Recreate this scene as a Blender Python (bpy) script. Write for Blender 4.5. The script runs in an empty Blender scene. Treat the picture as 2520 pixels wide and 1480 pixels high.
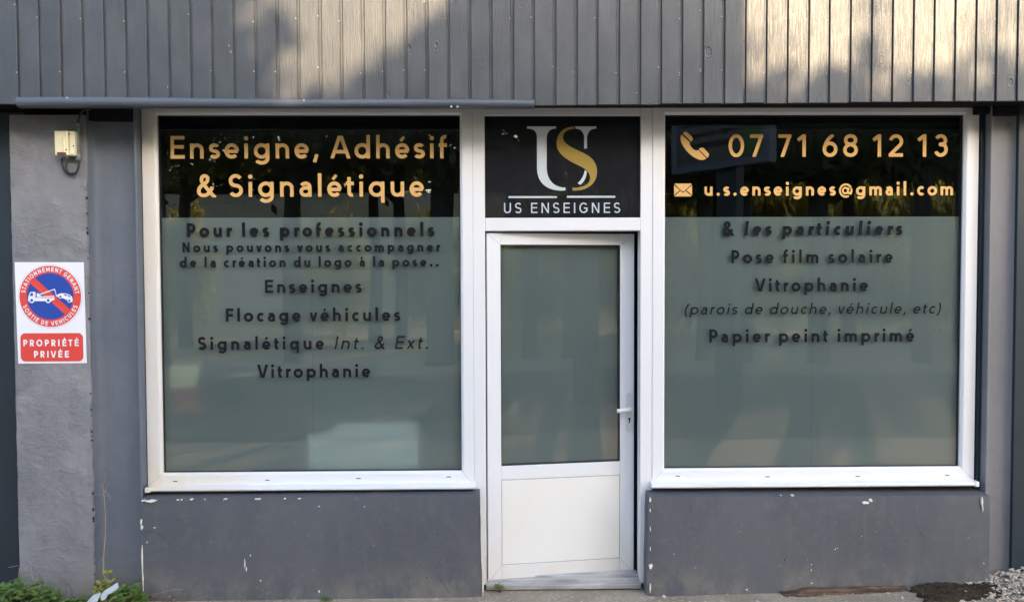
import bpy, bmesh, math, random
import numpy as np
from mathutils import Vector, Matrix
from mathutils.geometry import tessellate_polygon
R = math.radians
random.seed(7)
rng = np.random.default_rng(11)
SC = bpy.context.scene
COL = SC.collection

# ------------------------------------------------------------------ camera
W0, H0, F0 = 2519.0, 1480.0, 1977.0        # the size the photograph was measured at, and its focal length in those pixels
CAM = Vector((0.0, -4.65, 1.81))
YAW, PITCH, ROLL = R(0.97), R(-1.85), R(-0.20)
fw = Vector((math.sin(YAW)*math.cos(PITCH), math.cos(YAW)*math.cos(PITCH), math.sin(PITCH)))
r0 = Vector((math.cos(YAW), -math.sin(YAW), 0)); u0 = r0.cross(fw)
rt = r0*math.cos(ROLL) + u0*math.sin(ROLL); up = -r0*math.sin(ROLL) + u0*math.cos(ROLL)
cam = bpy.data.cameras.new('camera'); camo = bpy.data.objects.new('camera', cam); COL.objects.link(camo)
cam.sensor_width = 36; cam.lens = 36*F0/W0; cam.clip_start = .05; cam.clip_end = 800
camo.matrix_world = Matrix.Translation(CAM) @ Matrix((rt, up, -fw)).transposed().to_4x4()
SC.camera = camo

# ------------------------------------------------------------------ sky, sun, exposure
SUN_EL, SUN_AZ = R(17.0), R(23.0)           # azimuth measured to the right of straight behind the camera
SDIR = Vector((math.sin(SUN_AZ)*math.cos(SUN_EL), -math.cos(SUN_AZ)*math.cos(SUN_EL), math.sin(SUN_EL)))
world = bpy.data.worlds.new('World'); SC.world = world; world.use_nodes = True
wn = world.node_tree.nodes; wl = world.node_tree.links; wn.clear()
sky = wn.new('ShaderNodeTexSky'); sky.sky_type = 'NISHITA'; sky.sun_disc = False
sky.sun_elevation = SUN_EL; sky.sun_rotation = math.atan2(SDIR.x, SDIR.y); sky.air_density = .85; sky.dust_density = 2.2; sky.ozone_density = 0.7
bg = wn.new('ShaderNodeBackground'); bg.inputs['Strength'].default_value = 0.13
wo = wn.new('ShaderNodeOutputWorld'); wl.new(sky.outputs[0], bg.inputs[0]); wl.new(bg.outputs[0], wo.inputs[0])
sun = bpy.data.lights.new('sun', 'SUN'); sun.energy = 2.0; sun.angle = R(0.53); sun.color = (1.0, .74, .44)
suno = bpy.data.objects.new('sun', sun); COL.objects.link(suno); suno.rotation_euler = SDIR.to_track_quat('Z', 'Y').to_euler()
SC.view_settings.view_transform = 'Standard'; SC.view_settings.look = 'None'; SC.view_settings.exposure = 2.75; SC.view_settings.gamma = 1
SC.cycles.max_bounces = 8; SC.cycles.transparent_max_bounces = 16; SC.cycles.caustics_reflective = False; SC.cycles.caustics_refractive = False
SC.cycles.sample_clamp_indirect = 6.0

# ------------------------------------------------------------------ helpers
def P(u, v, Y):                             # the point of the vertical plane y = Y that the photograph shows at (u, v)
    d = fw*F0 + rt*(u - W0/2) - up*(v - H0/2)
    k = (Y - CAM.y)/d.y
    return CAM + d*k
def px(u, v, Y): return P(u, v, Y).x
def pz(u, v, Y): return P(u, v, Y).z
def pick(u, v, z):                          # the point of the level z the photograph shows at (u, v)
    d = fw*F0 + rt*(u - W0/2) - up*(v - H0/2)
    return CAM + d*((z - CAM.z)/d.z)

class MB:
    def __init__(s): s.v, s.f, s.m, s.sm = [], [], [], []
    def add(s, vs, fs, mat=0, smooth=False):
        n = len(s.v); s.v += [tuple(p) for p in vs]
        for f in fs: s.f.append(tuple(i+n for i in f)); s.m.append(mat); s.sm.append(smooth)
        return s
    def box(s, x0, x1, y0, y1, z0, z1, mat=0):
        vs = [(x, y, z) for z in (z0, z1) for y in (y0, y1) for x in (x0, x1)]
        return s.add(vs, [(0,2,3,1),(4,5,7,6),(0,1,5,4),(2,6,7,3),(0,4,6,2),(1,3,7,5)], mat)
    def bbox(s, x0, x1, y0, y1, z0, z1, b=.004, mat=0):   # a box with bevelled front edges (front = low y)
        vs = [(x0,y0+b,z0),(x1,y0+b,z0),(x1,y0+b,z1),(x0,y0+b,z1),(x0+b,y0,z0+b),(x1-b,y0,z0+b),(x1-b,y0,z1-b),(x0+b,y0,z1-b),
              (x0,y1,z0),(x1,y1,z0),(x1,y1,z1),(x0,y1,z1)]
        return s.add(vs, [(4,5,6,7),(0,1,5,4),(1,2,6,5),(2,3,7,6),(3,0,4,7),(0,8,9,1),(1,9,10,2),(2,10,11,3),(3,11,8,0),(8,11,10,9)], mat)
    def prism(s, pts, y0, y1, mat=0):        # an outline in x, z pushed from y0 (front) back to y1
        n = len(pts); vs = [(x, y0, z) for x, z in pts] + [(x, y1, z) for x, z in pts]
        tri = tessellate_polygon([[Vector((x, z, 0)) for x, z in pts]])
        return s.add(vs, [tuple(t) for t in tri] + [tuple(i+n for i in reversed(t)) for t in tri] + [(i, (i+1) % n, (i+1) % n+n, i+n) for i in range(n)], mat)
    def flat(s, pts, y, mat=0):              # a thin sheet of outline pts at depth y
        tri = tessellate_polygon([[Vector((x, z, 0)) for x, z in pts]])
        return s.add([(x, y, z) for x, z in pts], [tuple(t) for t in tri], mat)
    def tube(s, path, r, n=8, mat=0, caps=True):
        path = [Vector(p) for p in path]; rr = r if isinstance(r, (list, tuple)) else [r]*len(path)
        vs = []; fs = []
        ref = Vector((0.13, 0.31, 0.94))
        for i, p in enumerate(path):
            t = (path[min(i+1, len(path)-1)] - path[max(i-1, 0)]).normalized()
            a = t.cross(ref)
            if a.length < .1: a = t.cross(Vector((1, 0, 0)))
            a.normalize(); b = t.cross(a)
            for k in range(n):
                w = 2*math.pi*k/n; vs.append(p + (a*math.cos(w) + b*math.sin(w))*rr[i])
        for i in range(len(path)-1):
            for k in range(n): fs.append((i*n+k, i*n+(k+1) % n, (i+1)*n+(k+1) % n, (i+1)*n+k))
        if caps: fs += [tuple(range(n-1, -1, -1)), tuple(range((len(path)-1)*n, len(path)*n))]
        return s.add(vs, fs, mat, True)
    def lathe(s, c, axis, prof, n=14, mat=0):  # prof: (radius, along)
        axis = Vector(axis).normalized(); return s.tube([Vector(c)+axis*h for r, h in prof], [max(r, 1e-4) for r, h in prof], n, mat)
    def xf(s, M): s.v = [tuple(M @ Vector(p)) for p in s.v]; return s
    def build(s, name, mats, parent=None, label=None, autosmooth=True):
        me = bpy.data.meshes.new(name); me.from_pydata(s.v, [], s.f); 
        for m in (mats if isinstance(mats, (list, tuple)) else [mats]): me.materials.append(m)
        me.polygons.foreach_set('material_index', s.m); me.polygons.foreach_set('use_smooth', s.sm); me.update()
        o = bpy.data.objects.new(name, me); COL.objects.link(o)
        if parent is not None:
            o.parent = parent; o.matrix_parent_inverse = offset(parent).inverted()
        if label: o['label'] = label
        return o
def offset(o):
    M = Matrix.LocRotScale(o.location, o.rotation_euler, o.scale)
    return offset(o.parent) @ o.matrix_parent_inverse @ M if o.parent else M
def tag(o, label, cat, group=None, kind=None):
    if label: o['label'] = label
    if cat: o['category'] = cat
    if group: o['group'] = group
    if kind: o['kind'] = kind
    return o
def empty(name, loc=(0, 0, 0)):
    o = bpy.data.objects.new(name, None); o.location = loc; o.empty_display_size = .1; COL.objects.link(o); return o
def bez(*seg):                               # points of a chain: (x, y) corners, or (c1, c2, end) cubic pieces
    out = [seg[0]]
    for q in seg[1:]:
        if isinstance(q[0], (int, float)): out.append(q)
        else:
            a = out[-1]; c1, c2, e = q
            for i in range(1, 11):
                t = i/10; k = 1-t
                out.append(tuple(k**3*a[j]+3*k*k*t*c1[j]+3*k*t*t*c2[j]+t**3*e[j] for j in (0, 1)))
    return out

# ------------------------------------------------------------------ materials
def new_mat(name):
    m = bpy.data.materials.new(name); m.use_nodes = True; nt = m.node_tree; nt.nodes.clear()
    out = nt.nodes.new('ShaderNodeOutputMaterial'); return m, nt, out
class NT:
    def __init__(s, nt): s.nt = nt
    def n(s, t, **kw):
        nd = s.nt.nodes.new(t)
        for k, v in kw.items(): setattr(nd, k, v)
        return nd
    def link(s, a, b): s.nt.links.new(a, b)
    def val(s, sock, v):
        if hasattr(v, 'is_linked') or isinstance(v, bpy.types.NodeSocket): s.link(v, sock)
        else: sock.default_value = v
    def coord(s, scale=(1, 1, 1), loc=(0, 0, 0)):
        t = s.n('ShaderNodeTexCoord'); mp = s.n('ShaderNodeMapping'); s.link(t.outputs['Object'], mp.inputs[0])
        mp.inputs['Scale'].default_value = scale; mp.inputs['Location'].default_value = loc; return mp.outputs[0]
    def noise(s, vec, scale, detail=4, rough=.55, dist=0):
        t = s.n('ShaderNodeTexNoise'); s.link(vec, t.inputs['Vector']); t.inputs['Scale'].default_value = scale
        t.inputs['Detail'].default_value = detail; t.inputs['Roughness'].default_value = rough; t.inputs['Distortion'].default_value = dist; return t.outputs['Fac']
    def ramp(s, fac, lo, hi, a=0.0, b=1.0):
        t = s.n('ShaderNodeMapRange'); s.link(fac, t.inputs[0]); t.inputs[1].default_value = lo; t.inputs[2].default_value = hi
        t.inputs[3].default_value = a; t.inputs[4].default_value = b; t.interpolation_type = 'SMOOTHSTEP'; return t.outputs[0]
    def mix(s, f, a, b, mode='MIX'):
        t = s.n('ShaderNodeMix', data_type='RGBA', blend_type=mode)
        for sock, v in ((t.inputs[0], f), (t.inputs[6], a), (t.inputs[7], b)):
            if isinstance(v, bpy.types.NodeSocket): s.link(v, sock)
            else: sock.default_value = (*v, 1) if isinstance(v, tuple) and len(v) == 3 else v
        return t.outputs[2]
    def math(s, op, a, b=0.0):
        t = s.n('ShaderNodeMath', operation=op)
        for sock, v in ((t.inputs[0], a), (t.inputs[1], b)):
            if isinstance(v, bpy.types.NodeSocket): s.link(v, sock)
            else: sock.default_value = v
        return t.outputs[0]
    def bump(s, h, strength, dist, prev=None):
        t = s.n('ShaderNodeBump'); s.link(h, t.inputs['Height']); t.inputs['Strength'].default_value = strength; t.inputs['Distance'].default_value = dist
        if prev is not None: s.link(prev, t.inputs['Normal'])
        return t.outputs[0]
    def pbr(s, out, color, rough=.5, spec=.5, normal=None, metal=0.0, **kw):
        p = s.n('ShaderNodeBsdfPrincipled')
        for sock, v in ((p.inputs['Base Color'], color), (p.inputs['Roughness'], rough)):
            if isinstance(v, bpy.types.NodeSocket): s.link(v, sock)
            else: sock.default_value = (*v, 1) if isinstance(v, tuple) else v
        p.inputs['Specular IOR Level'].default_value = spec; p.inputs['Metallic'].default_value = metal
        if normal is not None: s.link(normal, p.inputs['Normal'])
        for k, v in kw.items(): p.inputs[k.replace('_', ' ')].default_value = v
        s.link(p.outputs[0], out.inputs[0]); return p
def simple(name, c1, c2=None, rough=.5, spec=.5, scale=6, bump=0, bscale=60, stretch=(1, 1, 1), metal=0.0):
    m, nt, out = new_mat(name); n = NT(nt); v = n.coord(stretch)
    c2 = c2 or tuple(x*.85 for x in c1)
    col = n.mix(n.ramp(n.noise(v, scale), .35, .65), c1, c2)
    nm = n.bump(n.noise(v, bscale, 5), bump, .004) if bump else None
    n.pbr(out, col, rough, spec, nm, metal); return m

PITCHB, GX0 = .1140, None
def cladding_mat():
    m, nt, out = new_mat('painted_boards'); n = NT(nt)
    t = n.n('ShaderNodeTexCoord'); sp = n.n('ShaderNodeSeparateXYZ'); n.link(t.outputs['Object'], sp.inputs[0])
    bid = n.math('FLOOR', n.math('DIVIDE', n.math('SUBTRACT', sp.outputs[0], GX0 + .012), PITCHB))
    wn_ = n.n('ShaderNodeTexWhiteNoise', noise_dimensions='1D'); n.link(bid, wn_.inputs['W'])
    off = n.math('MULTIPLY', wn_.outputs['Value'], 37.0)
    cb = n.n('ShaderNodeCombineXYZ'); n.link(sp.outputs[0], cb.inputs[0]); n.link(off, cb.inputs[1]); n.link(sp.outputs[2], cb.inputs[2])
    mp = n.n('ShaderNodeMapping'); n.link(cb.outputs[0], mp.inputs[0]); mp.inputs['Scale'].default_value = (1, 1, .055)
    grain = n.noise(mp.outputs[0], 150, 5, .62, .9)
    mp2 = n.n('ShaderNodeMapping'); n.link(cb.outputs[0], mp2.inputs[0]); mp2.inputs['Scale'].default_value = (1, 1, .5)
    blot = n.noise(mp2.outputs[0], 7, 4, .6)
    vo = n.n('ShaderNodeTexVoronoi'); mp3 = n.n('ShaderNodeMapping'); n.link(cb.outputs[0], mp3.inputs[0]); mp3.inputs['Scale'].default_value = (7, 1, 4.5)
    n.link(mp3.outputs[0], vo.inputs['Vector']); vo.inputs['Scale'].default_value = 1.0
    keep = n.ramp(vo.outputs['Color'], .55, .6)
    d = n.math('ADD', vo.outputs['Distance'], n.math('MULTIPLY', n.math('SUBTRACT', blot, .5), .25))
    knot = n.math('MULTIPLY', n.ramp(d, .05, .13, 1, 0), keep)
    ring = n.math('MULTIPLY', n.math('SINE', n.math('MULTIPLY', d, 70.0)), n.ramp(d, .05, .30, 1, 0))
    base = n.mix(wn_.outputs['Value'], (.042, .049, .058), (.051, .058, .067))
    col = n.mix(n.ramp(blot, .35, .72), base, (.068, .075, .084))
    col = n.mix(n.math('MULTIPLY', knot, .45), col, (.035, .037, .042))
    sc_ = n.noise(n.coord((3, 3, 14)), 3.1, 6, .75, .3)
    col = n.mix(n.ramp(sc_, .70, .76, 0, .35), col, (.12, .125, .13))
    h = n.math('ADD', n.math('MULTIPLY', grain, .8), n.math('ADD', n.math('MULTIPLY', ring, .22), n.math('MULTIPLY', knot, -1.1)))
    nm = n.bump(h, .55, .0038)
    rough = n.ramp(grain, .3, .7, .40, .58)
    n.pbr(out, col, rough, .55, nm); return m

def plaster_mat(name, c1, c2, c3, trowel, fine, stretch=(1, 1, 2.2), streak=.25, rough=.75):
    m, nt, out = new_mat(name); n = NT(nt)
    big = n.noise(n.coord((1, 1, .6)), 2.3, 5, .6, .4); mid = n.noise(n.coord((1, 1, 1)), 14, 5, .65)
    st = n.noise(n.coord((9, 9, .7), (3, 1, 4)), 2.2, 4, .6)
    col = n.mix(n.ramp(big, .36, .66), c1, c2)
    col = n.mix(n.ramp(mid, .45, .8, 0, .5), col, c3)
    col = n.mix(n.ramp(st, .55, .8, 0, streak), col, c3)
    tz = n.n('ShaderNodeTexCoord'); sz = n.n('ShaderNodeSeparateXYZ'); n.link(tz.outputs['Object'], sz.inputs[0])
    dirt = n.math('MULTIPLY', n.ramp(sz.outputs[2], .0, .22, 1, 0), n.ramp(n.noise(n.coord((1, 1, .7), (5, 5, 5)), 6, 6, .7), .38, .68))
    col = n.mix(n.math('MULTIPLY', dirt, .65), col, (.215, .195, .165))
    spk = n.noise(n.coord(), 95, 2, .5); col = n.mix(n.ramp(spk, .735, .76, 0, .55), col, (.5, .49, .47))
    tr = n.noise(n.coord(stretch, (2, 0, 5)), 24, 8, .68, .8)
    msk = n.ramp(n.noise(n.coord((1, 1, 1), (8, 2, 1)), 3.2, 3), .42, .62)
    h1 = n.math('MULTIPLY', tr, msk)
    nm = n.bump(h1, trowel, .022); nm = n.bump(n.noise(n.coord(), 160, 4, .6), fine, .003, nm)
    n.pbr(out, col, rough, .3, nm); return m

def pvc_mat():
    m, nt, out = new_mat('white_pvc'); n = NT(nt)
    t = n.n('ShaderNodeTexCoord'); sp = n.n('ShaderNodeSeparateXYZ'); n.link(t.outputs['Object'], sp.inputs[0])
    nz = n.noise(n.coord((2, 2, .8)), 2.4, 5, .6)
    sun_dirtx = n.ramp(sp.outputs[0], -2.1, -1.2, 1, 0); dirtz = n.ramp(sp.outputs[2], .55, .95, 1, 0)
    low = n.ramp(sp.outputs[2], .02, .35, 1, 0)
    d = n.math('ADD', n.math('MULTIPLY', sun_dirtx, .85), n.math('MULTIPLY', n.math('ADD', n.math('MULTIPLY', sun_dirtx, dirtz), low), .5))  # full-height share paints warm sunlight on the left jamb; corner share is dirt
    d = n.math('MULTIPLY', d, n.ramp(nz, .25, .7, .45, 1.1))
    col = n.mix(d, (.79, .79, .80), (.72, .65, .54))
    stn = n.noise(n.coord((30, 30, 1.6)), 2.0, 5, .7)
    col = n.mix(n.math('MULTIPLY', n.ramp(stn, .60, .80), n.math('ADD', n.math('MULTIPLY', d, .5), .06)), col, (.36, .29, .22))
    n.pbr(out, col, .32, .5, n.bump(n.noise(n.coord(), 18, 2), .04, .002)); return m

def glass_mat(name, tint=(.94, .97, .96), r0_=.06):
    m, nt, out = new_mat(name); n = NT(nt)
    g = n.n('ShaderNodeNewGeometry'); dt = n.n('ShaderNodeVectorMath', operation='DOT_PRODUCT')
    n.link(g.outputs['Normal'], dt.inputs[0]); n.link(g.outputs['Incoming'], dt.inputs[1])
    c = n.math('SUBTRACT', 1.0, n.math('ABSOLUTE', dt.outputs['Value']))
    f = n.math('ADD', n.math('MULTIPLY', n.math('POWER', c, 5.0), 1-r0_), r0_)
    tr = n.n('ShaderNodeBsdfTransparent'); tr.inputs[0].default_value = (*tint, 1)
    gl = n.n('ShaderNodeBsdfGlossy'); gl.inputs['Roughness'].default_value = 0.0
    wv = n.bump(n.noise(n.coord(), 1.7, 2), .012, .05); n.link(wv, gl.inputs['Normal'])
    mx = n.n('ShaderNodeMixShader'); n.link(f, mx.inputs[0]); n.link(tr.outputs[0], mx.inputs[1]); n.link(gl.outputs[0], mx.inputs[2])
    n.link(mx.outputs[0], out.inputs[0]); return m

def film_mat():
    m, nt, out = new_mat('frosted_film'); n = NT(nt)
    nz = n.noise(n.coord((1, 1, 1)), 1.4, 4, .6); st = n.noise(n.coord((.7, .7, 9)), 5, 5, .7)
    col = n.mix(n.ramp(nz, .3, .7), (.270, .318, .322), (.308, .35, .350))
    col = n.mix(n.ramp(st, .62, .8, 0, .5), col, (.30, .32, .32))
    d = n.n('ShaderNodeBsdfDiffuse'); n.link(col, d.inputs[0])
    tl = n.n('ShaderNodeBsdfTranslucent'); tl.inputs[0].default_value = (.90, .96, .95, 1)
    m2 = n.n('ShaderNodeMixShader'); m2.inputs[0].default_value = .5; n.link(d.outputs[0], m2.inputs[1]); n.link(tl.outputs[0], m2.inputs[2])
    n.link(m2.outputs[0], out.inputs[0]); return m

def leaf_mat(name, c1, c2, c3, trans=.35, glow=(.13, .14, .022)):
    m, nt, out = new_mat(name); n = NT(nt)
    g = n.n('ShaderNodeNewGeometry'); rnd = g.outputs['Random Per Island']
    col = n.mix(rnd, c1, c2); col = n.mix(n.ramp(n.noise(n.coord(), 2.0, 3), .45, .7), col, c3)
    p = n.n('ShaderNodeBsdfPrincipled'); n.link(col, p.inputs['Base Color']); p.inputs['Roughness'].default_value = .5; p.inputs['Specular IOR Level'].default_value = .35
    tl = n.n('ShaderNodeBsdfTranslucent'); n.link(n.mix(.6, col, glow), tl.inputs[0])
    mx = n.n('ShaderNodeMixShader'); mx.inputs[0].default_value = trans; n.link(p.outputs[0], mx.inputs[1]); n.link(tl.outputs[0], mx.inputs[2])
    n.link(mx.outputs[0], out.inputs[0]); return m

def ground_mat(name, c1, c2, c3, s1=1.5, s2=40, bump=.5, grass=None):
    m, nt, out = new_mat(name); n = NT(nt); v = n.coord()
    col = n.mix(n.ramp(n.noise(v, s1, 5, .6), .35, .65), c1, c2)
    col = n.mix(n.ramp(n.noise(v, s2, 5, .65), .5, .72), col, c3)
    h = n.math('ADD', n.noise(v, s2, 6, .7), n.noise(v, s2*4, 3, .7))
    n.pbr(out, col, .9, .2, n.bump(h, bump, .012)); return m

GX0 = px(48.4-8, 150, -.30)
M = {}
M['boards'] = cladding_mat()
M['trim'] = simple('painted_trim_board', (.088, .104, .128), (.070, .084, .106), .42, .5, 5, .35, 30, (.25, 1, 6))
M['pier'] = plaster_mat('rough_plaster', (.215, .214, .228), (.265, .262, .270), (.145, .149, .164), .8, .5, (1, 1, 1.35))
M['wall'] = plaster_mat('smooth_plaster', (.090, .095, .108), (.108, .112, .124), (.138, .138, .138), .10, .22, (1, 1, 1.6), .45)
M['steel'] = plaster_mat('painted_steel', (.130, .150, .182), (.155, .172, .202), (.105, .117, .14), .03, .06, (1, 1, .4), .35, .5)
M['steel2'] = plaster_mat('painted_steel_warm', (.180, .182, .196), (.205, .205, .215), (.145, .147, .158), .03, .06, (1, 1, .4), .35, .55)
M['navy'] = simple('dark_painted_metal', (.022, .034, .046), (.018, .028, .038), .45, .4, 2, .06, 20)
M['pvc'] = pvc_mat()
M['pvc_panel'] = simple('white_door_panel', (.83, .82, .79), (.82, .79, .73), .30, .5, 1.1, .03, 10)
M['plate'] = simple('white_metal_plate', (.66, .66, .68), None, .35, .5)
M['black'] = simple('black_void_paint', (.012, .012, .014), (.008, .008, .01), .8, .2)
M['gasket'] = simple('rubber_gasket', (.03, .032, .034), None, .6, .3)
M['joint'] = simple('dirty_joint', (.20, .19, .18), (.30, .28, .26), .8, .2, 20)
M['glass'] = glass_mat('window_glass')
M['film'] = film_mat()
M['seam'] = simple('film_seam', (.24, .28, .27), None, .7, .2)
M['gold'] = simple('gold_vinyl', (.70, .43, .165), (.67, .41, .155), .85, .08, 3)
M['darkvinyl'] = simple('dark_vinyl', (.014, .0155, .018), (.012, .0135, .016), .9, .05, 3)
M['panel_black'] = simple('black_sign_vinyl', (.0165, .0165, .021), (.014, .014, .018), .8, .1, 5)
M['white_vinyl'] = simple('white_vinyl', (.72, .76, .80), (.68, .73, .78), .85, .08, 4)
M['logo_gold'] = simple('logo_gold_vinyl', (.46, .32, .085), (.43, .29, .075), .85, .08, 4)
M['sign_white'] = simple('sign_white', (.86, .86, .90), (.84, .84, .88), .3, .5, 2)
M['sign_grey'] = simple('sign_pale_grey', (.55, .56, .60), None, .3, .5, 2)
M['sign_red'] = simple('sign_red', (.78, .075, .060), (.74, .07, .055), .3, .5, 3)
M['sign_blue'] = simple('sign_blue', (.025, .075, .40), (.022, .068, .37), .3, .5, 3)
M['cream'] = simple('cream_plastic', (.82, .75, .50), (.80, .72, .47), .4, .5, 30)
M['maroon'] = simple('maroon_plastic', (.16, .045, .040), None, .5, .4)
M['grey_plastic'] = simple('grey_plastic', (.24, .245, .255), (.19, .195, .2), .5, .4, 30)
M['cable'] = simple('black_cable', (.035, .037, .042), None, .5, .4)
M['lightgrey'] = simple('light_grey_plastic', (.45, .46, .46), (.38, .38, .38), .5, .4, 40)
M['alu'] = simple('aluminium', (.55, .55, .54), (.36, .35, .34), .42, .5, 14, .1, 60, (.3, 1, 1), .35)
M['chip'] = simple('bare_plaster_chip', (.72, .66, .52), (.78, .76, .72), .9, .2, 40, .4, 120)
M['hole'] = simple('dark_hole', (.01, .01, .01), None, .9, .1)
M['nail'] = simple('nail_head', (.60, .60, .62), (.35, .35, .36), .35, .5, 80)
M['room'] = simple('dark_room_paint', (.05, .05, .05), None, .9, .1)
M['box_white'] = simple('white_card', (.85, .85, .85), None, .7, .2)
M['paper'] = simple('yellow_paper', (.80, .70, .40), None, .7, .2)
M['redcard'] = simple('red_card', (.40, .05, .05), None, .7, .2)
M['concrete'] = ground_mat('weathered_concrete', (.42, .345, .255), (.32, .265, .20), (.56, .48, .38), 3, 55, .6)
M['asphalt'] = ground_mat('asphalt', (.052, .052, .054), (.07, .068, .066), (.11, .108, .10), .8, 80, .5)
M['turf'] = ground_mat('dry_turf', (.40, .31, .19), (.30, .26, .13), (.16, .13, .07), .35, 2.2, .9)
M['soil'] = ground_mat('wet_soil', (.045, .028, .016), (.085, .058, .034), (.16, .13, .10), 9, 60, .9)
M['stone'] = simple('pale_stone', (.56, .48, .38), (.38, .32, .25), .85, .2, 35, .3, 90)
M['rotwood'] = simple('rotten_wood', (.16, .105, .070), (.055, .035, .024), .85, .2, 26, .8, 30, (.18, 2, 2))
M['bark'] = simple('tree_bark', (.075, .060, .048), (.04, .032, .027), .9, .1, 9, .8, 20, (1, 1, .25))
M['leaf'] = leaf_mat('tree_leaves', (.042, .060, .018), (.070, .082, .022), (.11, .085, .02))
M['hedge'] = leaf_mat('hedge_leaves', (.13, .14, .03), (.20, .18, .035), (.26, .18, .04), .6, (.42, .42, .10))
M['weed'] = leaf_mat('weed_leaves', (.075, .140, .030), (.135, .215, .050), (.21, .25, .075), .25)
M['weed_y'] = leaf_mat('yellow_weed_leaves', (.28, .30, .055), (.40, .36, .06), (.22, .26, .05), .25)
M['straw'] = simple('dry_stalk', (.42, .35, .24), (.30, .24, .17), .8, .2, 20)
M['twig'] = simple('dry_twig', (.20, .155, .12), (.12, .09, .07), .85, .2, 20)
M['plastic'] = simple('pale_plastic_sheet', (.46, .51, .51), (.36, .41, .42), .3, .5, 8, .2, 20)
M['bb_grey'] = simple('hoarding_frame_paint', (.14, .15, .18), None, .5, .4)
M['bb_white'] = simple('hoarding_poster', (.17, .17, .20), (.13, .13, .14), .6, .3, 2)
M['bb_brown'] = simple('hoarding_poster_brown', (.12, .10, .085), None, .6, .3, 2)
M['bb_green'] = simple('hoarding_poster_green', (.06, .15, .03), (.05, .12, .025), .6, .3, 2)
M['house'] = simple('render_wall', (.45, .42, .38), None, .8, .2, 1)
M['rooft'] = simple('roof_tiles', (.20, .09, .06), (.14, .07, .05), .8, .2, 14)

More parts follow.
